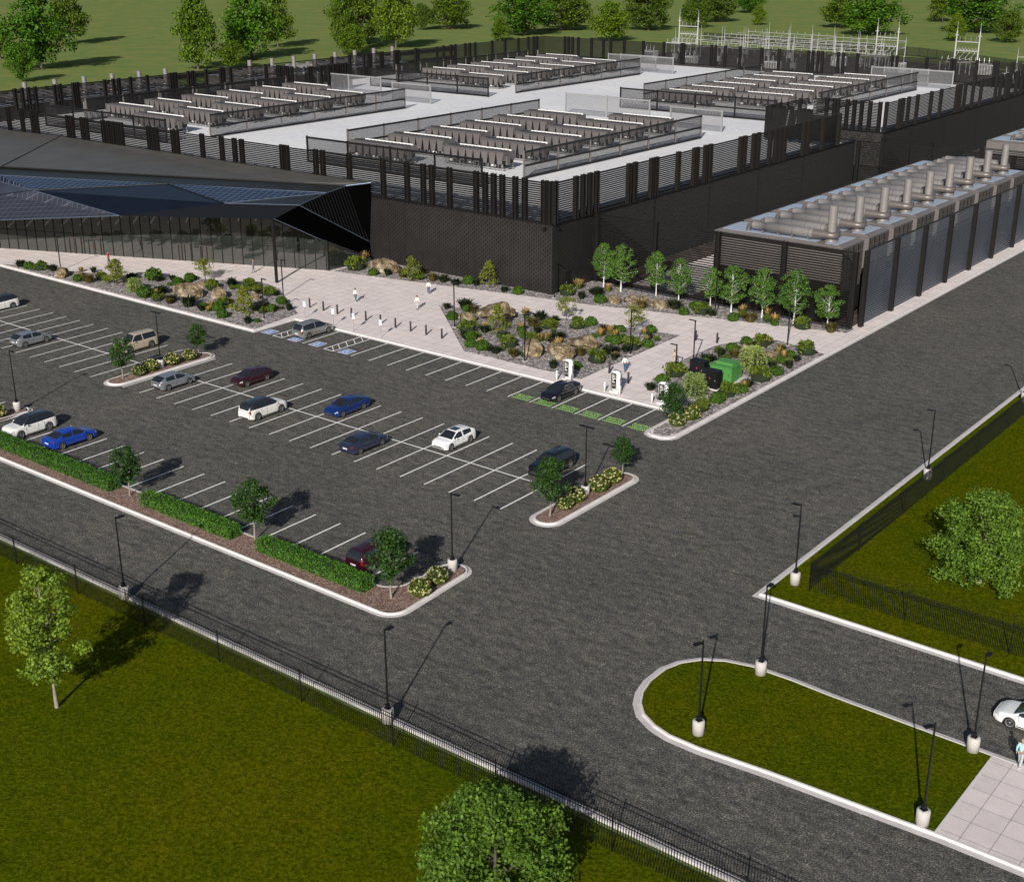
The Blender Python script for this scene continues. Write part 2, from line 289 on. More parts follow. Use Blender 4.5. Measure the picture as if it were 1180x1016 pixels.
# ------------------------------------------------------------------ mesh helper
class MB:
    def __init__(s): s.v = []; s.f = []; s.mi = []; s.sm = []; s.mats = []
    def m(s, key):
        if key not in s.mats: s.mats.append(key)
        return s.mats.index(key)
    def add(s, vs, fs, key='x', smooth=False):
        b = len(s.v); s.v += [tuple(p) for p in vs]; k = s.m(key)
        for f in fs: s.f.append(tuple(b + i for i in f)); s.mi.append(k); s.sm.append(smooth)
        return s
    def box(s, x0, x1, y0, y1, z0, z1, key='x', b=0.):
        if b:
            bm = bmesh.new(); bmesh.ops.create_cube(bm, size=1)
            for v in bm.verts: v.co = Vector(((x0 + x1) / 2 + v.co.x * (x1 - x0), (y0 + y1) / 2 + v.co.y * (y1 - y0), (z0 + z1) / 2 + v.co.z * (z1 - z0)))
            bmesh.ops.bevel(bm, geom=bm.edges[:], offset=b, segments=2, affect='EDGES')
            bm.verts.ensure_lookup_table(); s.add([v.co[:] for v in bm.verts], [[v.index for v in f.verts] for f in bm.faces], key); bm.free(); return s
        return s.add([(x0, y0, z0), (x1, y0, z0), (x1, y1, z0), (x0, y1, z0), (x0, y0, z1), (x1, y0, z1), (x1, y1, z1), (x0, y1, z1)],
                     [(0, 3, 2, 1), (4, 5, 6, 7), (0, 1, 5, 4), (1, 2, 6, 5), (2, 3, 7, 6), (3, 0, 4, 7)], key)
    def tube(s, pts, rad, key='x', n=8, cap=True, smooth=True):
        P = [Vector(p) for p in pts]; L = len(P); rad = rad if isinstance(rad, (list, tuple)) else [rad] * L
        vs = []; fs = []; prev = None
        for i in range(L):
            t = (P[min(i + 1, L - 1)] - P[max(i - 1, 0)]).normalized()
            if prev is None:
                a = Vector((0, 0, 1)) if abs(t.z) < .9 else Vector((1, 0, 0)); u = t.cross(a).normalized()
            else: u = (prev - t * prev.dot(t)).normalized()
            w = t.cross(u); prev = u
            for k in range(n):
                an = 2 * pi * k / n; vs.append(P[i] + (u * cos(an) + w * sin(an)) * rad[i])
        for i in range(L - 1):
            for k in range(n): fs.append((i * n + k, i * n + (k + 1) % n, (i + 1) * n + (k + 1) % n, (i + 1) * n + k))
        s.add(vs, fs, key, smooth)
        if cap: s.add([vs[k] for k in range(n)], [tuple(range(n - 1, -1, -1))], key); s.add([vs[(L - 1) * n + k] for k in range(n)], [tuple(range(n))], key)
        return s
    def cyl(s, x, y, z0, z1, r, key='x', n=16, r2=None): return s.tube([(x, y, z0), (x, y, z1)], [r, r if r2 is None else r2], key, n)
    def lathe(s, prof, key='x', n=16, c=(0, 0, 0), ax='z', smooth=True):
        vs = []; fs = []; L = len(prof)
        for r, z in prof:
            for k in range(n):
                a = 2 * pi * k / n; p = (r * cos(a), r * sin(a), z)
                if ax == 'y': p = (p[0], p[2], p[1])
                vs.append((c[0] + p[0], c[1] + p[1], c[2] + p[2]))
        for i in range(L - 1):
            for k in range(n): fs.append((i * n + k, i * n + (k + 1) % n, (i + 1) * n + (k + 1) % n, (i + 1) * n + k))
        return s.add(vs, fs, key, smooth)
    def poly(s, pts, z0, z1, key='x', side=True):
        n = len(pts); vs = [(x, y, z1) for x, y in pts]; fs = [tuple(range(n))]
        if side: vs += [(x, y, z0) for x, y in pts]; fs += [(n + i, n + (i + 1) % n, (i + 1) % n, i) for i in range(n)]
        return s.add(vs, fs, key)
    def ell(s, c, r, key='x', n=10, m=7, jit=0., seed=0):
        vs = []; fs = []
        for i in range(m + 1):
            th = pi * i / m
            for k in range(n):
                a = 2 * pi * k / n; d = Vector((sin(th) * cos(a), sin(th) * sin(a), cos(th)))
                f = 1 + jit * noise.noise(d * 1.7 + Vector((seed, seed * 2, 0)))
                vs.append((c[0] + d.x * r[0] * f, c[1] + d.y * r[1] * f, c[2] + d.z * r[2] * f))
        for i in range(m):
            for k in range(n): fs.append((i * n + k, (i + 1) * n + k, (i + 1) * n + (k + 1) % n, i * n + (k + 1) % n))
        return s.add(vs, fs, key, True)
    def mesh(s, name):
        me = bpy.data.meshes.new(name); me.from_pydata(s.v, [], s.f); me.polygons.foreach_set('material_index', s.mi)
        me.polygons.foreach_set('use_smooth', s.sm)
        for k in s.mats: me.materials.append(M[k])
        me.update(); return me
    def build(s, name, parent=None, loc=None, rz=0):
        o = bpy.data.objects.new(name, s.mesh(name)); col.objects.link(o)
        if parent: o.parent = parent
        if loc: o.location = loc
        o.rotation_euler.z = rz; return o
def tag(o, label=None, cat=None, group=None, kind=None):
    if label: o['label'] = label
    if cat: o['category'] = cat
    if group: o['group'] = group
    if kind: o['kind'] = kind
    return o
def thing(name, label, cat, loc=(0, 0, 0), rz=0, group=None, sc=None):
    o = bpy.data.objects.new(name, None); col.objects.link(o); o.location = loc; o.rotation_euler.z = rz; o.empty_display_size = .2
    if sc: o.scale = (sc, sc, sc) if isinstance(sc, (int, float)) else sc
    return tag(o, label, cat, group)
def inst(name, me, parent=None, loc=None, rz=0, sc=None):
    o = bpy.data.objects.new(name, me); col.objects.link(o)
    if parent: o.parent = parent
    if loc: o.location = loc
    if rz: o.rotation_euler.z = rz
    if sc: o.scale = (sc, sc, sc) if isinstance(sc, (int, float)) else sc
    return o
def kids(o): return list(o.children)
def dup(root, loc, rz=0, label=None, group=None, sc=None):
    r = root.copy(); col.objects.link(r); r.location = loc; r.rotation_euler.z = rz
    if label: r['label'] = label
    if group: r['group'] = group
    if sc: r.scale = (sc, sc, sc) if isinstance(sc, (int, float)) else sc
    for ch in kids(root):
        c = ch.copy(); col.objects.link(c); c.parent = r
        for g in kids(ch):
            d = g.copy(); col.objects.link(d); d.parent = c
    return r
def struct(name, mb): return tag(mb.build(name), kind='structure')
ORD = ['first', 'second', 'third', 'fourth', 'fifth', 'sixth', 'seventh', 'eighth', 'ninth', 'tenth', 'eleventh', 'twelfth', 'thirteenth', 'fourteenth', 'fifteenth', 'sixteenth', 'seventeenth', 'eighteenth', 'nineteenth', 'twentieth',
       'twenty-first', 'twenty-second', 'twenty-third', 'twenty-fourth', 'twenty-fifth', 'twenty-sixth', 'twenty-seventh', 'twenty-eighth', 'twenty-ninth', 'thirtieth']
ORD += [t + '-' + o for t in ('thirty', 'forty', 'fifty') for o in ORD[:9]]
def ordn(i, n):
    if n == 1: return 'only'
    if i == 0: return 'leftmost'
    if i == n - 1: return 'rightmost'
    return ORD[i]
def arc(cx, cy, r, a0, a1, n=8): return [(cx + r * cos(R(a0 + (a1 - a0) * i / n)), cy + r * sin(R(a0 + (a1 - a0) * i / n))) for i in range(n + 1)]
PLANTS=[('D','L',-163.1,98.5,1.33),('G','L',-161.0,98.5,1.32),('J','L',-159.2,99.1,1.8),('D','L',-157.3,99.8,1.79),('R','L',-153.7,98.8,2.64),('F','L',-153.9,101.8,0.75),('D','L',-152.2,102.6,1.04),('R','L',-150.2,102.1,1.62),('R','L',-152.1,100.2,1.62),('G','L',-149.9,98.5,1.16),('B','L',-148.0,98.9,1.73),('Y','L',-144.6,100.7,3.18),('D','L',-145.3,103.6,1.75),('J','L',-148.1,101.0,1.46),('G','L',-142.7,105.2,2.04),('W','L',-139.6,99.8,2.39),('G','L',-136.3,98.8,1.8),('F','L',-135.8,100.3,0.84),('D','L',-136.2,101.3,2.1),('D','L',-140.4,106.5,1.02),('G','L',-137.8,105.3,1.38),('G','L',-138.3,107.7,1.39),('y','L',-136.8,109.0,2.77),('R','L',-132.3,102.6,4.56),('D','L',-128.4,99.4,2.7),('D','L',-131.9,99.7,1.65),('J','L',-133.6,98.7,1.24),('R','L',-128.5,104.4,3.04),('R','L',-126.5,101.1,1.62),('J','L',-132.4,106.7,1.98),('D','L',-131.8,109.3,1.43),('G','L',-124.2,100.5,1.47),('G','L',-121.3,98.7,1.32),('J','L',-125.2,102.3,1.63),('D','L',-125.5,99.0,0.94),('Y','L',-120.8,101.7,2.94),('D','L',-120.3,103.3,1.61),('J','L',-129.8,110.3,1.71),('J','L',-127.0,109.5,1.41),('D','L',-117.0,98.9,1.17),('R','L',-124.6,106.8,1.66),('D','L',-138.2,108.4,0.87),('R','L',-134.7,106.5,1.71),('D','L',-119.9,104.0,2.14),('G','L',-120.3,107.3,1.23),('G','L',-118.7,104.1,1.12),('D','L',-117.3,105.8,1.13),('J','L',-124.7,109.2,1.67),('D','L',-131.5,108.9,1.2),('D','L',-123.7,109.5,0.84),('J','H',-125.5,125.6,2.69),('F','H',-127.5,129.4,1.53),('R','H',-121.7,127.5,4.6),('G','H',-121.4,124.8,1.24),('D','H',-119.7,125.8,1.24),('B','H',-117.4,126.3,1.61),('Y','H',-115.3,125.8,2.62),('G','H',-115.0,126.9,1.31),('B','H',-116.5,129.4,1.33),('B','H',-113.0,127.3,1.6),('D','H',-111.5,127.8,2.02),('D','H',-109.3,127.6,1.21),('G','H',-108.4,129.1,1.38),('D','H',-107.0,129.1,1.15),('Y','H',-105.6,130.0,2.59),('D','H',-102.1,128.8,1.07),('G','H',-100.0,128.9,1.29),('D','H',-106.9,128.9,1.0),('D','C',-102.6,118.1,1.02),('G','C',-99.0,114.9,1.31),('D','C',-100.8,119.5,2.55),('B','C',-98.6,118.6,1.46),('R','C',-97.2,115.6,2.34),('R','C',-95.2,118.8,5.2),('Y','C',-91.3,114.0,2.54),('J','C',-94.1,111.9,2.15),('D','C',-93.2,110.1,1.05),('D','C',-92.6,113.1,1.64),('G','C',-92.1,110.0,1.24),('G','C',-90.2,107.7,1.22),('G','C',-88.5,107.7,1.5),('D','C',-86.6,107.6,1.2),('D','C',-89.0,112.7,1.12),('J','C',-87.0,110.5,1.95),('F','C',-89.7,116.3,1.02),('J','C',-88.3,114.7,1.0),('B','C',-89.7,118.4,1.54),('D','C',-90.7,121.2,2.22),('F','C',-93.0,121.4,1.06),('D','C',-87.5,116.4,1.01),('J','C',-87.8,119.1,1.79),('J','C',-86.5,113.8,1.49),('B','C',-84.2,107.9,1.43),('R','C',-83.2,110.1,3.58),('R','C',-80.3,111.1,4.03),('D','C',-78.5,107.3,1.16),('G','C',-76.5,108.8,0.98),('F','C',-84.9,114.8,0.99),('D','C',-84.5,116.2,1.87),('F','C',-82.0,113.0,1.34),('R','C',-80.1,115.4,4.24),('B','C',-78.7,112.6,1.48),('J','C',-76.1,112.0,2.0),('D','C',-76.6,115.2,2.04),('D','C',-75.0,113.6,0.95),('J','C',-85.3,121.2,1.92),('D','C',-88.7,121.5,1.04),('G','C',-84.6,123.0,1.34),('D','C',-81.8,121.3,1.21),('F','C',-81.1,119.9,1.0),('F','C',-79.4,120.4,1.0),('G','C',-78.1,118.6,1.23),('J','C',-75.8,118.2,2.06),('G','C',-80.3,122.8,1.06),('y','C',-88.0,122.8,2.09),('y','C',-79.2,123.8,2.42),('G','C',-77.4,124.7,1.21),('D','C',-76.1,122.3,1.05),('G','C',-74.7,119.8,1.22),('F','B',-91.7,137.2,0.99),('D','B',-91.8,134.9,2.09),('G','B',-89.3,131.8,1.42),('R','B',-88.1,133.1,2.18),('R','B',-86.3,134.3,2.45),('R','B',-85.4,135.7,1.64),('R','B',-82.4,134.5,2.29),('B','B',-83.9,132.9,1.48),('D','B',-80.6,135.2,2.41),('G','B',-78.4,133.6,1.19),('G','B',-78.8,136.7,1.21),('J','B',-76.9,135.4,1.99),('D','B',-75.6,135.3,1.06),('G','B',-72.4,134.9,1.25),('F','B',-73.1,138.4,1.06),('J','B',-72.3,137.0,1.11),('B','B',-70.6,135.8,1.82),('F','B',-70.2,139.2,1.11),('J','B',-69.0,137.2,1.17),('F','B',-68.3,137.6,0.99),('G','B',-67.6,136.2,0.9),('J','B',-64.5,137.3,2.04),('B','B',-61.2,137.6,1.64),('J','B',-94.8,132.5,1.95),('F','B',-95.4,135.8,1.28),('D','B',-92.3,132.0,1.24),('D','B',-92.0,134.7,1.95),('D','T',-66.7,122.3,1.01),('G','T',-66.5,124.1,1.26),('G','T',-66.4,127.2,1.28),('R','T',-66.2,127.0,1.47),('J','T',-64.9,128.0,1.96),('F','T',-64.5,128.6,1.1),('B','T',-65.1,122.3,1.43),('W','T',-61.9,120.2,3.24),('R','T',-61.8,123.6,2.36),('R','T',-62.0,125.4,1.43),('B','T',-62.2,127.4,1.21),('J','T',-59.7,128.4,2.16),('G','T',-60.5,126.1,1.0),('D','T',-59.2,125.2,0.99),('D','T',-58.8,122.6,1.05),('G','T',-60.4,123.7,0.99),('D','T',-60.4,121.8,0.98),('G','T',-58.8,119.8,1.28),('J','T',-59.3,117.3,2.15),('D','T',-59.3,114.5,1.16),('G','T',-58.9,112.6,1.06),('J','T',-59.7,110.9,1.97),('G','T',-59.4,108.4,1.34),('W','T',-62.2,108.9,3.05),('J','T',-59.6,105.4,1.8),('D','T',-65.9,114.6,0.96),('D','T',-66.7,119.4,1.77),('G','T',-66.3,117.8,1.12),('J','T',-67.0,113.1,2.17),('G','T',-66.8,110.1,1.24),('D','T',-66.6,107.6,1.06),('f','T',-58.9,102.7,1.56),('f','T',-59.1,100.4,1.54)]
BIRCH=[(-93.4, 138.5, 5.9, 2.9), (-90.4, 138.0, 6.3, 3.6), (-85.7, 139.0, 5.8, 2.7), (-81.9, 138.2, 5.6, 3.2), (-77.8, 138.9, 5.0, 2.6), (-74.4, 138.0, 5.9, 3.4), (-70.4, 138.3, 6.2, 3.3), (-66.2, 138.2, 6.7, 3.7), (-62.3, 139.0, 5.2, 3.2)]
BGT=[('a', -403.0, 261.0, 21.5, 23.5), ('b', -484.0, 328.0, 15.5, 21.1), ('a', -374.0, 235.0, 9.4, 10.8), ('b', -448.0, 274.0, 9.5, 12.1), ('c', -362.0, 293.0, 17.1, 25.0), ('a', -376.0, 329.0, 21.1, 23.6), ('b', -406.0, 369.0, 13.9, 20.6), ('c', -355.0, 302.0, 8.9, 8.7), ('b', -363.0, 362.0, 9.8, 22.8), ('b', -386.0, 394.0, 22.3, 20.8), ('c', -365.0, 393.0, 17.2, 22.7), ('c', -356.0, 360.0, 9.7, 10.7), ('b', -419.0, 487.0, 22.6, 15.7), ('b', -424.0, 474.0, 8.1, 11.3), ('a', -367.0, 477.0, 25.7, 18.8), ('b', -372.0, 512.0, 25.6, 16.2), ('c', -357.0, 448.0, 9.8, 9.2), ('c', -319.0, 473.0, 17.1, 15.0), ('b', -340.0, 536.0, 21.6, 16.6), ('b', -331.0, 562.0, 13.8, 15.1), ('b', -345.0, 604.0, 20.5, 15.3), ('a', -367.0, 680.0, 17.8, 13.5), ('c', -317.0, 598.0, 9.2, 9.2), ('b', -277.0, 604.0, 19.3, 16.5), ('a', -246.0, 569.0, 26.9, 18.7), ('c', -206.0, 560.0, 10.3, 10.8), ('a', -215.0, 611.0, 30.1, 20.5), ('b', -186.0, 565.0, 12.0, 11.9), ('b', -255.0, 673.0, 16.1, 16.8)]
P_FRONT=[-214.5, -210.4, -207.3, -206.1, -197.0, -195.9, -193.0, -191.9, -187.3, -185.9, -184.7, -183.4, -182.5, -175.5, -174.5, -173.6, -169.5, -168.6, -162.6, -158.1, -155.2, -153.6, -144.9, -143.9, -138.0, -136.6, -131.4, -125.0, -120.6, -117.7, -116.2, -113.1, -108.6, -107.1, -105.7, -104.3, -102.2, -100.7, -97.7, -96.9]
P_RIGHT=[131.7, 136.1, 137.7, 139.2, 140.7, 148.2, 149.7, 153.8, 155.0, 160.7, 165.1, 165.2, 168.2, 169.6, 178.5, 179.8, 182.6, 184.1, 187.9, 189.8, 191.3, 192.8, 199.4, 201.0, 206.4, 212.5]
P_RIGHT2=[231.9, 237.9, 239.3, 242.0, 246.2, 252.9, 257.9, 266.3, 268.2, 270.8, 275.3, 280.0, 289.0, 291.7, 295.3, 297.3, 301.9, 305.2]
P_FRONT2=[-103.6, -102.2, -100.8, -99.2, -96.8, -96.1]
P_FAR=[-232.2, -230.9, -229.5, -227.5, -222.9, -218.8, -216.3, -211.8, -205.5, -198.8, -193.2, -193.1, -183.9, -182.6, -179.7, -175.3, -169.0, -163.9, -155.6, -154.4, -153.0, -151.8, -147.5, -146.1, -142.3, -133.2, -132.0, -124.5, -118.4, -117.6, -112.3, -108.1]
P_LEFT=[148.5, 150.1, 151.5, 153.0, 157.4, 158.7, 161.7, 162.7, 169.3, 171.4, 172.8, 175.7, 180.0, 186.1, 186.2, 186.9, 191.0, 192.2, 195.9, 200.0, 200.9, 202.9, 211.7, 218.2, 219.9, 222.4, 228.2, 234.8, 240.9, 245.9, 247.5, 248.3, 251.9, 252.3, 257.3, 258.4, 265.2, 276.2, 279.3, 281.1, 285.3, 287.2, 289.5, 296.9, 302.7, 308.8, 313.4, 316.0, 317.6]
# ------------------------------------------------------------------ ground and paving
def kerb(name, path, closed=False, side=1, gut=.32, top=.2, zt=.15, z0=0.0, gmat='gutter', kmat='kerb', build=True, mb=None):
    # path runs along the road edge; the kerb grows to its left (side=1) or right (-1)
    P = [Vector((x, y)) for x, y in path]; n = len(P); off = []
    for i in range(n):
        a = P[i] - P[i - 1] if (i > 0 or closed) else P[i + 1] - P[i]
        b = P[(i + 1) % n] - P[i] if (i < n - 1 or closed) else a
        a = a.normalized(); b = b.normalized(); na = Vector((-a.y, a.x)) * side; nb = Vector((-b.y, b.x)) * side
        m = (na + nb); m = m.normalized() / max(.35, m.normalized().dot(na)) if m.length > 1e-6 else na
        off.append(m)
    prof = [(0, -.02, gmat), (0, z0 + .014, gmat), (gut, z0 + .022, gmat), (gut + .035, zt - .01, kmat), (gut + .06, zt + .018, kmat), (gut + top, zt + .018, kmat), (gut + top + .01, -.02, kmat)]
    mb = mb or MB(); rng = range(n if closed else n - 1)
    for j in range(len(prof) - 1):
        (d0, h0, _), (d1, h1, k) = prof[j], prof[j + 1]
        for i in rng:
            i2 = (i + 1) % n; q = [(*(P[i] + off[i] * d0), h0), (*(P[i2] + off[i2] * d0), h0), (*(P[i2] + off[i2] * d1), h1), (*(P[i] + off[i] * d1), h1)]
            mb.add(q, [(0, 1, 2, 3)] if side > 0 else [(3, 2, 1, 0)], k)
    return struct(name, mb) if build else mb
struct('ground', MB().poly([(-1800, -300), (900, -300), (900, 2200), (-1800, 2200)], -.2, -.12, 'field', False))
struct('parking_asphalt', MB().poly([(-330, 48), (30, 48), (30, 75.2), (-37.1, 75.2), (-37.1, 700), (-57.7, 700), (-57.7, 104), (-330, 104)], 0, 0, 'asphalt', False))
struct('lawn', MB().poly([(-200, -40), (40, -40), (40, 47.3), (-200, 47.3)], 0, .1, 'lawn', False))
struct('lawn', MB().poly([(-36.9, 75.5), (40, 75.5), (40, 330), (-36.9, 330)], 0, .1, 'lawn', False))
GI = [(10, 57.1), (-17, 57.0), (-26.6, 56.5), (-30.8, 56.1), (-32.9, 56.15), (-34.2, 56.5), (-35.5, 57.2), (-36.4, 58.2), (-37.0, 59.4), (-37.35, 60.9), (-37.35, 62.8), (-36.9, 64.2), (-36.0, 65.4), (-34.6, 66.3), (-32.8, 66.8), (-30, 66.85), (-27.4, 66.7), (-17.5, 66.55), (10, 66.5)]
kerb('island_kerb', GI, False, -1, .36, .18)
gi2 = [(min(max(x, -36.95), 10), y) for x, y in GI]
struct('island_lawn', MB().poly([(-17.45, 57.45), (-26.6, 56.95), (-30.8, 56.6), (-32.8, 56.65), (-34.0, 56.95), (-35.2, 57.6), (-36.0, 58.5), (-36.55, 59.6), (-36.85, 61.0), (-36.85, 62.7), (-36.45, 64.0), (-35.7, 65.0), (-34.4, 65.8), (-32.7, 66.3), (-30, 66.35), (-27.4, 66.2), (-17.45, 66.05)][::1], 0, .13, 'lawn', False))
struct('path', MB().box(-17.3, 10, 57.45, 66.05, 0, .15, 'ramp_paving').box(-17.46, -17.3, 57.4, 66.1, 0, .158, 'kerb'))
kerb('roadside_kerb', [(-200, 48.35), (30, 48.35)], False, -1, .3, .25)
kerb('roadside_kerb', [(40, 74.95), (-37.4, 74.95), (-37.4, 400)], False, -1, .34, .2)
# plaza
struct('plaza_paving', MB().poly([(-330, 97.4), (-114.2, 97.4), (-114.2, 103.85), (-60.55, 103.85), (-60.55, 98.2), (-59.9, 97.2), (-58.4, 97.2), (-57.85, 98.2), (-57.85, 700), (-60.2, 700), (-60.2, 140.6), (-97, 140.6), (-97, 131.0), (-330, 131.0)][::-1] if False else
       [(-330, 97.4), (-114.2, 97.4), (-114.2, 103.85), (-60.55, 103.85), (-60.55, 98.2), (-59.9, 97.2), (-58.4, 97.2), (-57.85, 98.2), (-57.85, 700), (-60.2, 700), (-60.2, 140.6), (-97, 140.6), (-97, 131.0), (-330, 131.0)], 0, .15, 'paving', False))
kerb('plaza_kerb', [(-330, 97.0), (-113.85, 97.0), (-113.85, 103.4), (-60.95, 103.4), (-60.95, 98.0), (-60.6, 97.1), (-59.8, 96.65), (-58.5, 96.65), (-57.75, 97.2), (-57.45, 98.0), (-57.45, 700)], False, 1, .3, .24)
# planting beds (gravel sheets)
def bed(name, pts, key='bed_gravel', z=.175): return struct(name, MB().poly(pts, .1, z, key))
bed('gravel_bed', [(-166.3, 97.75), (-114.5, 97.75), (-115.4, 105.4), (-126.1, 112.2), (-130.6, 113.1), (-138, 109.0), (-147.7, 103.8), (-156.2, 100.9), (-161.7, 99.7)])
bed('gravel_bed', [(-104.4, 118.7), (-89.8, 106.1), (-74.1, 106.1), (-74.2, 125.9), (-88, 123.6)])
bed('gravel_bed', [(-127.2, 123.1), (-118.5, 124.7), (-104.2, 127.7), (-95.2, 129.5), (-89.8, 130.4), (-59.6, 138.5), (-59.6, 140.55), (-96.3, 140.55), (-96.3, 131.25), (-127.2, 131.25)])
bed('gravel_bed', [(-65.4, 107.1), (-62.9, 104.0), (-60.3, 104.0), (-60.3, 98.4), (-59.8, 97.4), (-58.5, 97.4), (-58.05, 98.4), (-58.05, 129.4), (-64.5, 131.0), (-67.4, 128.7), (-69.0, 125.0), (-69.2, 119.1), (-68.2, 110.5), (-66.9, 108.3)])
bed('dark_gravel_strip', [(-92.8, 139.6), (-59.9, 139.6), (-59.9, 140.5), (-92.8, 140.5)], 'dark_gravel', .19)
# parking islands
def island(name, path, inner, key='mulch'):
    kerb(name + '_kerb', path, True, 1, .3, .2); struct(name + '_soil', MB().poly(inner, 0, .14, key, False))
def stadium(x0, x1, y0, y1, d=0):
    r = (x1 - x0) / 2 - d; cx = (x0 + x1) / 2
    return arc(cx, y0 + d + r, r, 180, 360, 12) + arc(cx, y1 - d - r, r, 0, 180, 12)
for x0, y0, y1 in ((-57.8, 75.0, 88.4), (-112.9, 75.0, 88.8)):
    island('parking_island', stadium(x0, x0 + 3.0, y0, y1), stadium(x0, x0 + 3.0, y0, y1, .48))
LI = [(-330, 56.75), (-56.2, 56.75)] + arc(-56.2, 58.35, 1.6, -90, 0, 6)[1:] + arc(-56.0, 65.0, 1.3, 0, 90, 5)[:0] + [(-54.9, 64.6)] + arc(-56.3, 64.9, 1.4, 0, 180, 8) + [(-57.75, 61.6)] + arc(-59.2, 61.6, 1.45, 0, -90, 5)[1:] + [(-109.2, 60.15)] + arc(-109.2, 61.45, 1.3, -90, -180, 5)[1:] + arc(-111.5, 65.0, 1.35, 0, 180, 8)[1:] + [(-113.0, 61.4)] + [(-114.2, 60.15), (-330, 60.15)]
kerb('hedge_island_kerb', LI, True, 1, .26, .16)
struct('hedge_island_soil', MB().poly([(-330, 57.1), (-56.3, 57.1), (-55.3, 57.9), (-55.1, 58.6), (-55.3, 64.8), (-55.7, 65.6), (-56.3, 65.85), (-57.0, 65.5), (-57.3, 64.8), (-57.4, 61.4), (-58.0, 60.4), (-59.2, 59.75), (-109.5, 59.75), (-110.4, 60.6), (-110.6, 65.2), (-111.5, 65.9), (-112.4, 65.2), (-112.6, 60.8), (-114, 59.75), (-330, 59.75)], 0, .14, 'mulch', False))
# painted markings
ln = MB(); hw = .07
def vline(x, y0, y1): ln.add([(x - hw, y0, .006), (x + hw, y0, .006), (x + hw, y1, .006), (x - hw, y1, .006)], [(0, 1, 2, 3)], 'paint_line')
def hline(y, x0, x1, z=.010): ln.add([(x0, y - hw, z), (x1, y - hw, z), (x1, y + hw, z), (x0, y + hw, z)], [(0, 1, 2, 3)], 'paint_line')
XS = [-60.5 - 2.73 * k for k in range(46)]
for k, x in enumerate(XS):
    if -112.6 < x < -110.1: continue
    vline(x, 75.7, 87.8)
hline(81.78, -110.2, -60.6); hline(81.78, -186, -112.9)
for k, x in enumerate(XS):
    if not (-114 < x < -108.9): vline(x, 60.0, 65.85)
vline(-110.0 + .35, 60.4, 65.85) if False else None
for k in range(14): vline(-63.3 - 2.73 * k, 97.55, 103.4)
# hatched access aisles between the accessible bays
for xa, xb in ((-103.0, -101.5), (-111.3, -109.8)):
    vline(xa, 97.6, 103.4); vline(xb, 97.6, 103.4)
    hline(97.6, xa, xb)
    for i in range(5):
        y = 97.95 + i * 1.22 - .6
        if y < 97.6: y = 97.62
        ln.add([(xb, y, .010), (xb, y + .12, .010), (xa, y + 1.2 + .12, .010), (xa, y + 1.2, .010)], [(0, 1, 2, 3)], 'paint_line')
vline(-106.4, 97.6, 103.4)
struct('parking_lines', ln)
# accessible symbols: pale blue square with white wheelchair figure
def access_symbol(cx, cy):
    mb = MB(); q = lambda x0, x1, y0, y1, z, k: mb.add([(cx + x0, cy + y0, z), (cx + x1, cy + y0, z), (cx + x1, cy + y1, z), (cx + x0, cy + y1, z)], [(0, 1, 2, 3)], k)
    q(-.75, .75, -.78, .78, .006, 'paint_line'); q(-.66, .66, -.69, .69, .012, 'blue_paint')
    def stroke(pts, w=.055):
        for (xa, ya), (xb, yb) in zip(pts, pts[1:]):
            d = Vector((xb - xa, yb - ya)); nn = Vector((-d.y, d.x)).normalized() * w
            mb.add([(cx + xa + nn.x, cy + ya + nn.y, .018), (cx + xa - nn.x, cy + ya - nn.y, .018), (cx + xb - nn.x, cy + yb - nn.y, .018), (cx + xb + nn.x, cy + yb + nn.y, .018)], [(0, 1, 2, 3)], 'paint_line')
    stroke(arc(-.03, -.18, .3, 110, 370, 14)); stroke([(-.12, .34), (-.08, -.02), (.22, -.02), (.36, -.4), (.46, -.38)]); stroke([(-.1, .18), (.16, .16)])
    mb.poly([(cx - .12 + .1 * cos(a * pi / 4), cy + .5 + .1 * sin(a * pi / 4)) for a in range(8)], 0, .018, 'paint_line', False)
    return struct('accessible_parking_symbol', mb)
for x, y in ((-112.7, 98.45), (-108.1, 98.3), (-104.8, 98.4), (-100.2, 98.4)): access_symbol(x, y)
# green lettering at the charging bays
def lettering(txt, x, y, size, key, rz=0, sx=1.):
    c = bpy.data.curves.new('t', 'FONT'); c.body = txt; c.size = size; c.align_x = 'CENTER'; c.resolution_u = 2; c.offset = .012
    o = bpy.data.objects.new('t', c); col.objects.link(o); dg = bpy.context.evaluated_depsgraph_get()
    me = bpy.data.meshes.new_from_object(o.evaluated_get(dg)); bpy.data.objects.remove(o)
    xs = [v.co.x for v in me.vertices]; w = max(xs) - min(xs); f = sx / w
    return [(v.co.x * f, v.co.y, 0) for v in me.vertices], [tuple(p.vertices) for p in me.polygons]
for k in range(6):
    mb = MB(); cx = -63.3 - 2.73 * (k - .5) - 0 if k else -61.95
    cx = -61.95 - 2.73 * k + (.15 if k == 0 else 0)
    for i, (t, w) in enumerate((('ELECTRIC', 2.0), ('VEHICLE', 1.9), ('CHARGING', 2.1))):
        vs, fs = lettering(t, 0, 0, .44, 'green_paint', 0, w)
        mb.add([(cx + x, 98.68 - i * .5 + y, .009) for x, y, z in vs], fs, 'green_paint')
    struct('green_bay_lettering', mb)
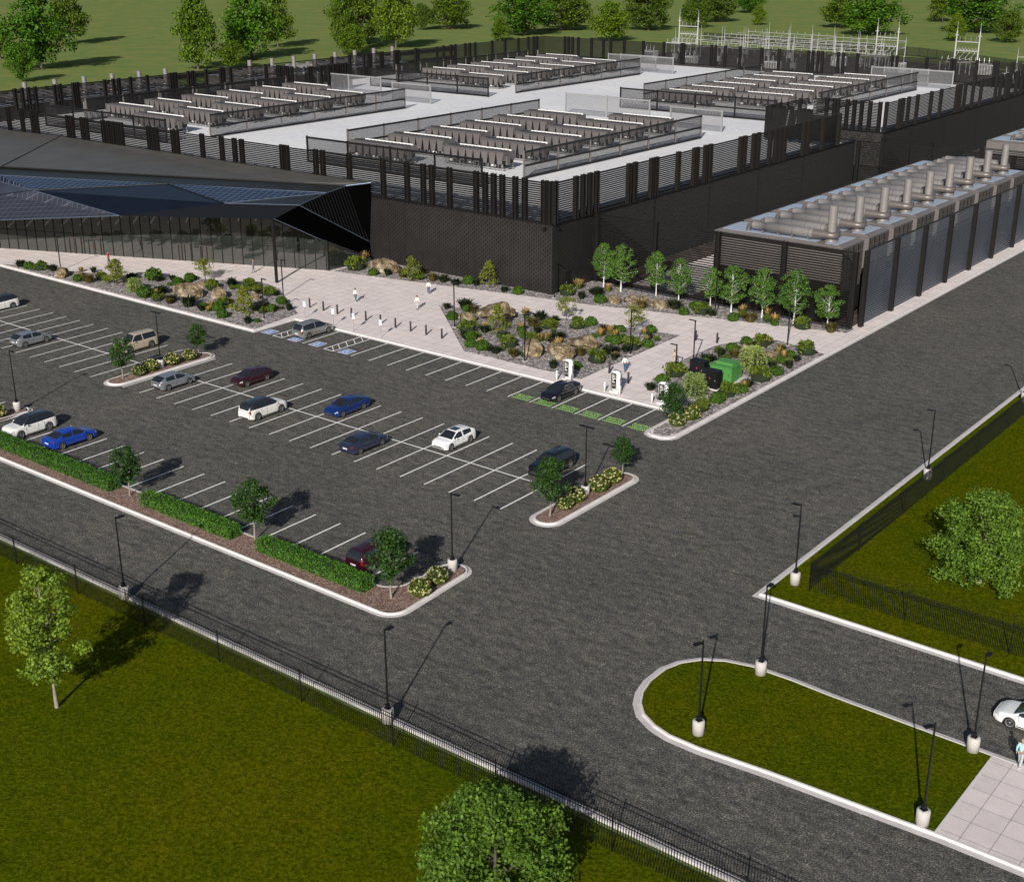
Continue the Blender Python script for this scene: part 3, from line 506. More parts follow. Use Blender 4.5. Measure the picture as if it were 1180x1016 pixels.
# ------------------------------------------------------------------ data hall
HX0, HX1, HY0, HY1 = -240., -96.4, 131.3, 322.
hall = thing('data_hall', 'long windowless data hall clad in dark perforated panels under a white roof deck', 'data hall', (-168, 226, 0))
def wld(o): o.parent = hall; o.matrix_parent_inverse = Matrix.Translation((168, -226, 0)); return o
w = MB(); zt = 9.06
def wall_seg(mb, x0, y0, x1, y1, z0, z1, key, th=.3):
    d = Vector((x1 - x0, y1 - y0)).normalized(); nn = Vector((d.y, -d.x)) * th
    a = [(x0, y0), (x1, y1), (x1 - nn.x, y1 - nn.y), (x0 - nn.x, y0 - nn.y)]
    mb.add([(x, y, z0) for x, y in a] + [(x, y, z1) for x, y in a], [(0, 1, 5, 4), (2, 3, 7, 6), (4, 5, 6, 7)], key)
for x, nx in ((HX0, HX0 + 113), (HX0 + 113, HX1)): wall_seg(w, x, HY0, nx, HY0, 0, zt, 'perf')
wall_seg(w, HX1, HY0, HX1, 140.35, 0, zt, 'perf')
wld(w.build('perforated_wall'))
w = MB()
wall_seg(w, HX1, 140.35, HX1, 220, 0, zt, 'rockwall'); wall_seg(w, HX1, 220, -111, 220, 0, zt, 'rockwall'); wall_seg(w, -111, 220, -111, 231.5, 0, zt, 'rockwall')
wall_seg(w, -111, 231.5, HX1, 231.5, 0, zt, 'rockwall'); wall_seg(w, HX1, 231.5, HX1, HY1, 0, zt, 'rockwall'); wall_seg(w, HX1, HY1, HX0, HY1, 0, zt, 'rockwall')
wall_seg(w, HX0, HY1, HX0, HY0, 0, zt, 'rockwall')
for y in (155, 170, 185, 200, 245, 262, 280, 300): w.box(HX1 + .01, HX1 + .06, y, y + .12, .1, zt - .3, 'black')
wld(w.build('stone_wall'))
OUT = [(HX0, HY0), (HX1, HY0), (HX1, 220), (-111, 220), (-111, 231.5), (HX1, 231.5), (HX1, HY1), (HX0, HY1)]
ins = [(HX0 + .3, HY0 + .3), (HX1 - .3, HY0 + .3), (HX1 - .3, 219.7), (-111.3, 219.7), (-111.3, 231.8), (HX1 - .3, 231.8), (HX1 - .3, HY1 - .3), (HX0 + .3, HY1 - .3)]
wld(MB().poly(ins, 8.2, 8.5, 'deck', False).build('roof_deck'))
cp = MB()
for (x0, y0), (x1, y1) in zip(OUT, OUT[1:] + OUT[:1]):
    X0, X1 = sorted((x0, x1)); Y0, Y1 = sorted((y0, y1))
    if Y0 == Y1: cp.box(X0 - .06, X1 + .06, Y0 - .2, Y0 + .32, zt + .003, zt + .16, 'bronze')
    else: cp.box(X0 - .32 if X0 > -200 else X0 - .2, X0 + .2, Y0 + .33, Y1 - .33, zt + .004, zt + .155, 'bronze')
wld(cp.build('parapet_coping'))
for x, y in ((-97.5, HY0 - .15), (HX1 + .12, 132.5)):
    wld(MB().box(x - .25, x + .25, y - .35, y + .1, 8.3, 8.6, 'black', .05).box(x - .05, x + .05, y, y + .16, 8.55, 8.7, 'black').build('wall_lamp'))
wld(MB().box(HX1 + .005, HX1 + .06, 134.2, 135.4, .15, 2.5, 'black').box(HX1 + .06, HX1 + .1, 134.3, 134.4, 1.1, 1.3, 'grey_metal').build('door'))
# rooftop louvre screens, each with its fin posts
ZL0, ZL1 = 9.25, 14.1
def louvre(name, label, axis, c, a0, a1, fins, nout, z0=ZL0, z1=ZL1, pitch=.27, group='louvre screens around the hall roof', cat='screen', finw=.62, sh=.2):
    loc = ((a0 + a1) / 2, c, z0) if axis == 'x' else (c, (a0 + a1) / 2, z0)
    t = thing(name, label, cat, loc, 0, group); h = z1 - z0; L = (a1 - a0) / 2
    def B(mb, u0, u1, v0, v1, za, zb, k): return mb.box(u0, u1, v0, v1, za, zb, k) if axis == 'x' else mb.box(v0, v1, u0, u1, za, zb, k)
    s = MB(); z = .15
    while z < h: B(s, -L, L, -.03, .03, z, z + sh, 'slat'); z += pitch
    s.build('louvre_slats', t)
    r = MB(); B(r, -L, L, -.1, -.035, 0, .12, 'bronze'); B(r, -L, L, -.1, -.035, h, h + .12, 'bronze')
    r.build('rail', t)
    f = MB(); w = finw / 2; o = nout
    v = sorted((.06 * o, .62 * o)); B(f, -w, w, v[0], v[0] + .06 if o > 0 else v[1] - 0, -.15, h + .22, 'bronze') if False else None
    B(f, -w, -w + .09, v[0], v[1], -.15, h + .42, 'bronze_hi'); B(f, w - .09, w, v[0], v[1], -.15, h + .42, 'bronze_hi')
    m_ = .34 * o; B(f, -w + .09, w - .09, m_ - .04, m_ + .04, -.15, h + .36, 'bronze'); B(f, -w + .09, w - .09, .06 * o if o > 0 else -.14, .14 if o > 0 else .06 * o, -.15, h + .1, 'bronze')
    me = f.mesh('fin_post')
    last = -1e9
    for p in fins:
        if p - last < finw + .08: p = last + finw + .1
        last = p; q = p - (a0 + a1) / 2
        inst('fin_post', me, t, (q, 0, 0) if axis == 'x' else (0, q, 0))
    return t
rnd = random.Random(3)
def rfins(a, b, n): return sorted(rnd.uniform(a + .5, b - .5) for _ in range(n))
louvre('louvre_screen', 'dark louvre screen along the front roof edge of the data hall', 'x', HY0 + .25, HX0, HX1, [-238, -233, -232, -226, -221, -220] + P_FRONT, -1)
louvre('louvre_screen', 'dark louvre screen on the roof edge above the rough black wall', 'y', HX1 - .25, HY0 + .7, 213.6, P_RIGHT, 1)
louvre('louvre_screen', 'short dark louvre screen turning the nearer side of the roof notch', 'x', 214, -111, HX1 - .7, rfins(-111, -98, 5), 1)
louvre('louvre_screen', 'dark louvre screen at the inner side of the roof notch', 'y', -111.3, 214.6, 231, rfins(215, 230, 5), 1)
louvre('louvre_screen', 'short dark louvre screen facing the camera on the farther side of the roof notch', 'x', 231.8, -110.5, HX1 - .7, rfins(-110, -105, 3) + P_FRONT2[:4] + [-97.3], -1)
louvre('louvre_screen', 'dark louvre screen running from the roof notch to the far right corner', 'y', HX1 - .25, 232.3, HY1 - .5, P_RIGHT2 + [309, 311, 316], 1)
louvre('louvre_screen', 'dark louvre screen across the far end of the roof before the substation', 'x', HY1 - .25, HX0, HX1, P_FAR + [-236, -104, -101], -1)
louvre('louvre_screen', 'dark louvre screen along the front part of the far left roof edge', 'y', HX0 + .25, HY0 + .7, 212, [p for p in P_LEFT if p < 211], 1)
louvre('louvre_screen', 'short dark louvre screen standing in across the roof on the left', 'x', 212.3, HX0, -226, rfins(-240, -227, 7), -1)
louvre('louvre_screen', 'short dark louvre screen with close fins facing the yard on the left', 'y', -226, 212.9, 228, rfins(213, 228, 8), 1)
louvre('louvre_screen', 'dark louvre screen along the far part of the left roof edge', 'y', HX0 + .25, 228.5, HY1 - .6, [p for p in P_LEFT if p > 229], 1)
# ------------------------------------------------------------------ chillers
def chiller():
    t = thing('rooftop_chiller', 'chiller', 'chiller', (0, 0, 0), 0, 'chillers on the white roof deck')
    L = 12.2; n = 8; pw = L / n; L0 = -1.8
    b = MB(); Y0, Y1 = -2.0, .85
    for i in range(n):
        x0 = L0 + i * pw; c = x0 + pw / 2
        b.add([(x0 + .03, Y0, 2.76), (x0 + pw - .03, Y0, 2.76), (c + .44, Y0 - .0, 1.0), (c - .44, Y0 - .0, 1.0), (x0 + .03, Y1, 2.76), (x0 + pw - .03, Y1, 2.76), (c + .44, Y1, 1.0), (c - .44, Y1, 1.0)],
              [(0, 1, 5, 4), (3, 2, 1, 0), (4, 5, 6, 7), (2, 3, 7, 6)], 'chiller_body')
        b.add([(x0 + pw - .03, Y0 + .02, 2.76), (c + .44, Y0 + .02, 1.0), (c + .44, Y1, 1.0), (x0 + pw - .03, Y1, 2.76), (x0 + .03, Y0 + .02, 2.76), (c - .44, Y0 + .02, 1.0), (c - .44, Y1, 1.0), (x0 + .03, Y1, 2.76)], [(0, 1, 2, 3), (7, 6, 5, 4)], 'fan')  # side faces coloured black to paint shade between the banks
        for yy in (Y0 + .02, Y1 - .08): b.box(c - .4, c - .25, yy, yy + .06, .35, 1.0, 'chiller_body').box(c + .25, c + .4, yy, yy + .06, .35, 1.0, 'chiller_body')
    b.build('coil_bank', t)
    MB().box(L0 + .3, L0 + L - .3, Y0 + .35, Y1 - .35, .9, 2.7, 'fan').build('gap_shade_box', t)  # black box added inside so the gaps between banks look shaded
    MB().box(L0 - .05, L0 + L + .05, Y0 - .1, Y1 + .05, 2.765, 2.88, 'chiller_body').box(L0 - .08, L0 - .0, Y0, Y1, 1.6, 2.76, 'chiller_body').box(L0 + L + .0, L0 + L + .08, Y0, Y1, 1.6, 2.76, 'chiller_body').build('top_deck', t)
    f = MB()
    for i in range(n * 2):
        f.lathe([(.3, 2.885), (.33, 3.02), (.28, 3.02), (.26, 2.9), (0.02, 2.9)], 'fan', 10, (L0 + (i + .5) * pw / 2, -.62, 0))
    f.build('fan_row', t)
    MB().box(0, L + L0, -.12, .12, 2.89, 3.12, 'white_metal', .03).build('white_pipe_cover', t)
    g = MB().box(L0, L0 + L, Y0 + .1, Y0 + .24, .2, .35, 'grey_metal').box(L0, L0 + L, Y1 - .24, Y1 - .1, .2, .35, 'grey_metal')
    for k in range(5):
        x = L0 + .3 + k * (L - .6) / 4
        g.box(x - .06, x + .06, Y0 + .24, Y1 - .24, .22, .34, 'grey_metal')
        for y in (Y0 + .17, Y1 - .17): g.box(x - .07, x + .07, y - .07, y + .07, 0, .2, 'grey_metal').box(x - .05, x + .05, y - .05, y + .05, .35, 1.0, 'grey_metal')
    g.build('support_frame', t)
    c = MB()
    for i, x in enumerate((-.6, 1.0, 3.4, 5.6, 8.0, 9.4)):
        c.tube([(x - .3, -1.5, .72), (x + .35, -1.5, .72)], .26, 'white_metal' if i % 2 == 0 else 'fan', 10)
    c.tube([(L0 + .4, -.3, .62), (L + L0 - .4, -.3, .62)], .22, 'black', 8)
    c.build('compressor', t)
    MB().box(L + L0 + .09, L + L0 + .4, -1.6, -.8, .9, 2.3, 'chiller_body', .02).build('control_box', t)
    return t
ch0 = chiller(); used = False
def place_chiller(x, y, label):
    global used
    if not used: used = True; ch0.location = (x, y, 8.5); ch0['label'] = label; return
    dup(ch0, (x, y, 8.5), 0, label)
def row(i, n): return 'row nearest the camera' if i == 0 else ('row farthest from the camera' if i == n - 1 else ORD[i] + ' row from the camera')
CL = {'front right': (-153.6, 157.4, -137.8, 162.6), 'far right': (-152.2, 249.0, -136.6, 255.0), 'front left': (-225.4, 162.3, -209.6, 157.0), 'far left': (-223.6, 254.0, -207.8, 249.0)}
for nm, (xa, ya, xb, yb) in CL.items():
    for i in range(6):
        place_chiller(xa, ya + 9.36 * i, 'taupe chiller, %s roof cluster, left column, %s' % (nm, row(i, 6)))
        place_chiller(xb, yb + 9.36 * i, 'taupe chiller, %s roof cluster, right column, %s' % (nm, row(i, 6)))
# wire screens around the chiller clusters
def wire_screen(label, axis, c, a0, nb, bay, key='meshdark', h=4.0, railk='bronze', z=8.5, mid=True, lean=True):
    t = thing('wire_screen', label, 'screen', (a0, c, z) if axis == 'x' else (c, a0, z), 0, 'wire screens around the chiller clusters')
    def B(mb, u0, u1, v0, v1, za, zb, k): return mb.box(u0, u1, v0, v1, za, zb, k) if axis == 'x' else mb.box(v0, v1, u0, u1, za, zb, k)
    p = B(MB(), -.12, .12, -.12, .12, 0, h + .25, 'taupe' if axis == 'y' and key == 'meshdark' else railk).mesh('post')
    for i in range(nb + 1): inst('post', p, t, (i * bay, 0, 0) if axis == 'x' else (0, i * bay, 0))
    r = MB()
    for zz in ((.25, h * .5, h) if mid else (h,)): B(r, 0, nb * bay, -.13, .13, zz - .14, zz + .14, railk)
    r.build('rail', t)
    pm = MB(); q = [(.12, .3), (bay - .12, .3), (bay - .12, h - .1), (.12, h - .1)]
    pm.add([(u, .0, zz) if axis == 'x' else (0, u, zz) for u, zz in q], [(0, 1, 2, 3)], key); me = pm.mesh('wire_panel')
    for i in range(nb): inst('wire_panel', me, t, (i * bay, 0, 0) if axis == 'x' else (0, i * bay, 0))
    return t
for nm, xr, y0, key in (('front right', -120.8, 157.2, 'meshdark'), ('far right', -119.8, 253, 'meshdark'), ('front left', -190.8, 156., 'meshdark'), ('far left', -189.4, 243.3, 'meshdark')):
    far = 'far' in nm
    wire_screen('dark framed wire screen along the right side of the %s chiller cluster' % nm, 'y', xr, y0, 6, 8.6, key)
    fy = y0 - 9.2 if nm != 'far right' else 236.5
    wire_screen('dark framed wire screen along the front of the %s chiller cluster' % nm, 'x', fy, xr - 36.6, 4, 9.0, key)
    wire_screen('wire screen along the left side of the %s chiller cluster' % nm, 'y', xr - 36.8, fy + 9.3, 6, 8.75, key, 4.0, 'bronze_hi')
    wire_screen('pale freestanding mesh screen behind the %s chiller cluster' % nm, 'x', y0 + 64.5 if not far else y0 + 58, xr - (39 if not far else 14), 2, 10, 'meshgrey', 4.0, 'grey_metal', 8.5, False)
    wire_screen('small pale mesh screen off the right end of the %s chiller cluster' % nm, 'x', y0 + 60.8, xr - 12, 1, 11, 'meshgrey', 3.8, 'grey_metal', 8.5, False)
# vent pipes standing on the deck by the left edge
vp = MB().cyl(0, 0, 0, 3.2, .2, 'taupe', 10).cyl(0, 0, 3.2, 3.4, .24, 'taupe', 10).mesh('roof_vent_pipe')
VY = [157 + 9.3 * i for i in range(6)] + [249 + 9.3 * i for i in range(7)]
for i, y in enumerate(VY):
    tag(inst('roof_vent_pipe', vp, None, (-229.5, y, 8.5)), 'slim taupe vent pipe at the left roof edge, %s from the front' % ORD[i], 'vent pipe', 'vent pipes at the left roof edge')
# ------------------------------------------------------------------ lobby building
F0 = Vector((-127.9, 123.0)); FT = Vector((.923, .385)); FN = Vector((.385, -.923))
def LP(s, o, z): p = F0 + FT * s + FN * o; return (p.x, p.y, z)
lobby = thing('lobby_building', 'black faceted entrance building with folded solar roof and dark glass front', 'building', (-150, 115, 0))
def lb(mb, name, parent=None):
    o = mb.build(name)
    if parent: o.parent = parent; return o
    o.parent = lobby; o.matrix_parent_inverse = Matrix.Translation((150, -115, 0)); return o
R0 = LP(-54.6, -6.7, 10.6); g = (-130.2, 129.2, 10.45); h = (-127.2, 131.1, 10.95)
Rb = (-199.5, 131.1, 10.85); Rl = LP(-110, -6.7, 10.2); Rbl = (-262, 131.1, 9.6)
q = LP(-52, -3, 10.15); f_ = LP(-1.0, -3, 10.1); c_ = LP(-25.1, -3, 10.2); p_ = LP(-42.7, 3, 9.5); q2 = LP(-52.4, -3, 9.25); q3 = LP(-49.0, 2, 8.4)
V1 = LP(-45, 8, 6.2); V2 = LP(-26.3, 8, 7.8); e_ = LP(-12.8, 4, 9.4); b_ = LP(-2.0, 4, 9.7); a_ = LP(-3.8, 8, 8.6)
def tri(mb, pts, k):
    n = len(pts); nrm = Vector((0, 0, 0))
    P = [Vector(p) for p in pts]
    for i in range(n): nrm += P[i].cross(P[(i + 1) % n])
    if nrm.z < 0: pts = pts[::-1]
    return mb.add(pts, [tuple(range(n))], k)
lb(tri(tri(MB(), [R0, (-140, 125.45, 10.52), g, h, Rb], 'lobby_roof'), [Rl, R0, Rb, Rbl], 'lobby_roof'), 'roof')
lb(MB().tube([(R0[0], R0[1], 10.66), (g[0], g[1], g[2] + .05)], .1, 'black', 6).tube([(g[0], g[1], g[2] + .04), (h[0], h[1], h[2] + .03)], .12, 'edge', 6).tube([LP(-54.6, -6.7, 10.66), (Rb[0], Rb[1], Rb[2] + .03)], .08, 'black', 6).build('x') if False else
   MB().tube([(Rl[0], Rl[1], 10.3), (R0[0], R0[1], 10.68), (g[0], g[1], g[2] + .06)], .12, 'black', 6).tube([(g[0], g[1], g[2] + .05), (h[0], h[1], h[2] + .04)], .12, 'edge', 6).tube([(R0[0], R0[1], 10.65), (Rb[0], Rb[1], Rb[2] + .02)], .07, 'black', 6), 'roof_edge')
ql = LP(-108, -3, 9.9)
lb(tri(tri(MB(), [(R0[0], R0[1], 10.5), q, f_, g], 'ribbed'), [(Rl[0], Rl[1], 10.1), ql, q, (R0[0], R0[1], 10.5)], 'ribbed'), 'ribbed_roof_strip')
lb(tri(tri(MB(), [q, c_, p_], 'solar'), [q, p_, q2], 'solar'), 'solar_facet')
lb(tri(MB(), [q2, p_, q3], 'solar2'), 'grey_facet')
lb(tri(tri(MB(), [q3, p_, V2], 'solar2'), [q3, V2, V1], 'solar2'), 'grey_facet')
lb(tri(tri(MB(), [p_, c_, e_], 'facet'), [p_, e_, V2], 'facet'), 'dark_blue_facet')
lb(tri(MB(), [c_, f_, e_], 'solar'), 'solar_facet')
lb(tri(MB(), [e_, f_, b_], 'ribbed'), 'ribbed_facet')
lb(tri(tri(MB(), [V2, e_, b_], 'fascia'), [V2, b_, a_], 'fascia'), 'fascia')
# beyond the left edge of the picture the folds go on
q4 = LP(-80, 2, 9.3); V0 = LP(-78, 8, 7.4); V00 = LP(-108, 6, 6.4)
lb(tri(tri(tri(tri(tri(MB(), [q2, q3, q4], 'solar2'), [q3, V1, q4], 'facet'), [V1, V0, q4], 'facet'), [q, q2, q4, ql], 'solar'), [q4, V0, V00, ql], 'facet'), 'dark_blue_facet')
ed = MB(); up = lambda P_, d=.03: (P_[0], P_[1], P_[2] + d)
for A_, B_ in ((q, f_), (q2, p_), (q3, p_), (p_, V2), (V1, V2), (c_, e_), (e_, b_), (e_, f_), (f_, b_), (f_, g), (p_, c_), (V0, V1)):
    ed.tube([up(A_), up(B_)], .06, 'black' if (A_, B_) in ((c_, e_), (p_, c_), (q3, p_)) else 'edge', 6)
lb(ed, 'facet_edge')
k_ = (-127.95, 131.05, 2.7); gc = LP(-.5, 0.02, 4.2)
lb(MB().add([b_, f_, g, k_], [(0, 3, 2, 1)], 'sidefacet'), 'ribbed_side_wall')
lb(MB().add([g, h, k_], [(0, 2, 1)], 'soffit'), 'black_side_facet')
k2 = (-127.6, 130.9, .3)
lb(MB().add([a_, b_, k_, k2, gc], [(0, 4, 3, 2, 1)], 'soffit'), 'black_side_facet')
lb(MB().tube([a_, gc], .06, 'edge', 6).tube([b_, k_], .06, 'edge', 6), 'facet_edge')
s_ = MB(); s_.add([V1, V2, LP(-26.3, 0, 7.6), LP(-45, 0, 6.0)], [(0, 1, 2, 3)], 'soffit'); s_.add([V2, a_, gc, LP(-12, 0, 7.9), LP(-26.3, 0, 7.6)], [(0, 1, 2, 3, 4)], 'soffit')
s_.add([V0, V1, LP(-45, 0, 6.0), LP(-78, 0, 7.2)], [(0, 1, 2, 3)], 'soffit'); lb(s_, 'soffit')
for s0 in [-43 + 3.1 * i for i in range(12)]:
    z0 = 6.0 + (s0 + 45) * .09 if s0 < -26.3 else 7.75
    if s0 > -9: continue
    lb(MB().add([LP(s0, 1.2, z0 - .0), LP(s0 + .14, 1.2, z0), LP(s0 + .14, 5.2, z0 + .03), LP(s0, 5.2, z0 + .03)], [(0, 1, 2, 3), (3, 2, 1, 0)], 'soffit_light'), 'soffit_light')
# glass front
gl = MB(); P0 = LP(-108, 0, .15); P1 = LP(0, 0, .15)
gl.add([LP(-108, 0, .15), LP(0, 0, .15), LP(0, 0, 4.2), LP(-12, 0, 7.9), LP(-26.3, 0, 7.6), LP(-45, 0, 6.0), LP(-78, 0, 7.2), LP(-108, 0, 6.2)], [tuple(range(8))], 'glasswall')
lb(gl, 'glass_front')
lb(MB().add([P1, (-127.2, 130.6, .15), (-127.2, 130.6, .6), LP(0, 0, 4.2)], [(0, 1, 2, 3)], 'glasswall'), 'glass_return')
mu = MB()
def bar(mb, s, z0, z1, w=.035, d=.09, k='black'):
    A_ = LP(s - w, .01, z0); B_ = LP(s + w, .01, z0); C_ = LP(s + w, d, z0); D_ = LP(s - w, d, z0)
    mb.add([A_, B_, C_, D_] + [(x, y, z1) for x, y, z in (A_, B_, C_, D_)], [(3, 2, 6, 7), (0, 3, 7, 4), (2, 1, 5, 6), (4, 7, 6, 5)], k)
s = -107.3
while s < -.3:
    zt_ = 6.0 + (s + 45) * .085 if -45 < s < -26 else (6.1 + (-45 - s) * .03 if s < -45 else (7.6 if s < -12 else 7.9 + (s + 12) * -.31))
    bar(mu, s, .15, zt_); s += 1.55
lb(mu, 'mullions')
tr = MB(); A_ = LP(-108, .01, 3.0); B_ = LP(0, .01, 3.0); C_ = LP(0, .1, 3.0); D_ = LP(-108, .1, 3.0)
tr.add([A_, B_, C_, D_] + [(x, y, z + .06) for x, y, z in (A_, B_, C_, D_)], [(3, 2, 6, 7), (4, 7, 6, 5), (0, 1, 2, 3)], 'bronze_hi')
lb(tr, 'transom')
for s0 in (-39.9, -36.8, -22.6, -19.2):
    d = MB()
    for ss in (0, .95, 1.9): bar(d, s0 + ss, .15, 2.4, .04, .16, 'door_bronze')
    A_ = [LP(s0 - .05, .02, 2.4), LP(s0 + 1.95, .02, 2.4), LP(s0 + 1.95, .16, 2.4), LP(s0 - .05, .16, 2.4)]
    d.add(A_ + [(x, y, z + .1) for x, y, z in A_], [(3, 2, 6, 7), (4, 7, 6, 5), (0, 1, 2, 3)], 'door_bronze')
    do = lb(d, 'door_frame')
lb(MB().box(-128.75, -128.45, 113.95, 114.25, .15, 8.6, 'bronze_hi'), 'column')
lb(MB().box(-128.0, -127.82, 122.85, 123.03, .15, 4.25, 'bronze_hi'), 'corner_post')
# ------------------------------------------------------------------ generator yards
def generator(nfan=1):
    # origin: left front corner on the ground; 16.8 long (x), 6.9 deep (y)
    t = thing('generator_enclosure', 'generator', 'generator', (0, 0, 0), 0, 'generator enclosures')
    L, D, H = 16.8, 6.0, 9.0
    b = MB().box(0, L, 0, D, 4.9, H, 'taupe').box(.02, L - .02, .02, D - .02, .8, 4.9, 'bronze').box(.3, L - .3, .3, D - .3, 0, .8, 'black')  # shade behind the yard fence painted in as a dark lower body
    b.add([(-.12, -.1, H), (L + .1, -.1, H), (L + .1, D + .1, H), (-.12, D + .1, H), (.5, .3, H + .2), (L - .5, .3, H + .2), (L - .5, D - .3, H + .2), (.5, D - .3, H + .2)],
          [(0, 1, 5, 4), (1, 2, 6, 5), (2, 3, 7, 6), (3, 0, 4, 7), (4, 5, 6, 7)], 'taupe')
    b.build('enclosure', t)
    r = MB()
    for x0, x1 in ((.7, 2.1), (2.16, 3.6), (L - 2.5, L - 1.7), (L - 1.65, L - .8)): r.box(x0, x1, .6, D - .6, H + .205, H + .25, 'sky_tint_roof')
    r.box(3.6, L - 3.6, .6, 2.9, H + .205, H + .225, 'sky_tint_roof').box(3.6, L - 3.6, 3.7, D - .5, H + .205, H + .225, 'sky_tint_roof'); r.build('roof_panel', t)
    g_ = MB()
    for i in range(4):
        for j in range(3):
            y0 = .25 + i * 1.38; z0 = 3.75 + j * 1.72
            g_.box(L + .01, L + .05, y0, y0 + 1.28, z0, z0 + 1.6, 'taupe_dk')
            for k in range(1, 4): g_.box(L + .05, L + .07, y0 + k * .355 - .02, y0 + k * .355 + .02, z0, z0 + 1.6, 'taupe')
            g_.box(L + .05, L + .07, y0, y0 + 1.28, z0 + .78, z0 + .82, 'taupe')
    g_.build('intake_louvre', t)
    sx, sy = 14.3, 2.2; z = H + 1.0
    for yy in (1.4, 4.7):
        MB().tube([(4.5, yy, z), (6.4, yy, z), (6.4, yy, z), (12.4, yy, z)], [.46, .46, .56, .56], 'pipe', 16).build('silencer', t)
        MB().tube([(3.85, yy, H + .2), (3.85, yy, z - .45), (3.95, yy, z - .15), (4.15, yy, z), (4.5, yy, z)], .3, 'pipe_dk', 10).build('riser', t)
        if yy < 2: path = [(12.4, yy, z), (14.3, yy, z), (14.8, yy + .12, z), (15.05, yy + .45, z), (14.95, sy + .05, z), (14.6, sy + .1, z)]
        else: path = [(12.4, yy, z), (13.3, yy, z), (14.0, yy - .25, z), (14.35, yy - .9, z), (14.4, yy - 1.7, z), (14.35, sy + .3, z)]
        MB().tube(path, [.55, .42, .4, .38, .36, .34], 'pipe_dk', 12).build('elbow', t)
        for x in (4.9, 7.0, 8.8, 10.9):
            q_ = MB().tube([(x + 1, yy, z), (x + 1.07, yy, z)], .585 if x > 5 else .48, 'pipe_dk', 16); q_.box(x + .95, x + 1.1, yy - .45, yy + .45, H + .2, z - .45, 'taupe'); q_.build('pipe_clamp', t)
    MB().cyl(sx, sy, H + .2, 13.35, .52, 'pipe', 16).cyl(sx, sy, H + .2, H + 1.0, .85, 'taupe', 16, .53).cyl(sx, sy, 11.4, 11.5, .56, 'pipe', 16).cyl(sx, sy, 13.3, 13.4, .55, 'pipe', 16).build('exhaust_stack', t)
    return t
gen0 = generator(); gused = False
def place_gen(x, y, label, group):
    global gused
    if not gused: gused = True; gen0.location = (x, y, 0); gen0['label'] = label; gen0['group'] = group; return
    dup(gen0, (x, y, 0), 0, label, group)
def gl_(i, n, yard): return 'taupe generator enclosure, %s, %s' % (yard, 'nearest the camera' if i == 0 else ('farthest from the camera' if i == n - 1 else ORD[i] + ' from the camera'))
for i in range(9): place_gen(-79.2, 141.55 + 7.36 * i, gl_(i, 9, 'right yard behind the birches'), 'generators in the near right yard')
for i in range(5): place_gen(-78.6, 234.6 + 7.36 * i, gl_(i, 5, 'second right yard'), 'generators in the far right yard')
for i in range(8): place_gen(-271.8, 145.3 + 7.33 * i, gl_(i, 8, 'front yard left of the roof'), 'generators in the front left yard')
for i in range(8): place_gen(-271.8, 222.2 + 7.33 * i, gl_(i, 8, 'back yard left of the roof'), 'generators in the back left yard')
struct('yard_slab', MB().box(-96, -60.3, 141, 220, 0, .08, 'sub_ground', 0).box(-91.5, -82.5, 142.5, 219.5, .084, .11, 'paving'))
struct('yard_slab', MB().box(-96, -60.3, 222, 330, 0, .08, 'sub_ground')); struct('yard_slab', MB().box(-281.5, -240.3, 135, 330, 0, .08, 'sub_ground'))
def yard_fence(label, axis, c, a0, nb, bay, nout, sk='slat', h=9.05, pitch=.3, sh=.13, group='tall louvre fences around the generator yards'):
    t = thing('louvre_fence', label, 'fence', (a0, c, 0) if axis == 'x' else (c, a0, 0), 0, group)
    def B(mb, u0, u1, v0, v1, za, zb, k): return mb.box(u0, u1, v0, v1, za, zb, k) if axis == 'x' else mb.box(v0, v1, u0, u1, za, zb, k)
    pm = MB(); v = sorted((.05 * nout, .55 * nout)); B(pm, -.3, -.2, v[0], v[1], 0, h + .1, 'bronze_hi'); B(pm, .2, .3, v[0], v[1], 0, h + .1, 'bronze_hi'); w_ = sorted((.1 * nout, .4 * nout)); B(pm, -.2, .2, w_[0], w_[1], 0, h + .05, 'bronze')
    me = pm.mesh('post')
    for i in range(nb + 1): inst('post', me, t, (i * bay, 0, 0) if axis == 'x' else (0, i * bay, 0))
    sm = MB(); z = .12
    while z < h - .05: B(sm, .02, bay - .02, -.03, .03, z, z + sh, sk); z += pitch
    me = sm.mesh('louvre_panel')
    for i in range(nb): inst('louvre_panel', me, t, (i * bay, 0, 0) if axis == 'x' else (0, i * bay, 0))
    r = MB(); B(r, 0, nb * bay, -.06, .06, h - .08, h + .02, 'bronze'); r.build('top_rail', t); return t
yard_fence('tall dark louvre fence along the road beside the near generators', 'y', -59.75, 141.9, 9, 8.68, 1, 'slat_sky_tint', 9.05, .28, .15)
yard_fence('tall dark louvre fence behind the birches at the front of the yard', 'x', 140.75, -96.0, 4, 8.95, -1)
yard_fence('tall dark louvre fence closing the back of the near generator yard', 'x', 220.6, -95.9, 4, 8.95, -1)
yard_fence('tall dark louvre fence at the front of the second right hand yard', 'x', 231.2, -95.9, 4, 8.95, -1, 'slat', 8.2)
yard_fence('tall dark louvre fence along the road beside the second generator yard', 'y', -59.75, 231.5, 8, 8.68, 1, 'slat_sky_tint', 9.05, .28, .15)
yard_fence('tall black louvre fence outside the left generator yards', 'y', -282, 140, 22, 8.7, -1, 'slat', 9.05, .36, .16)
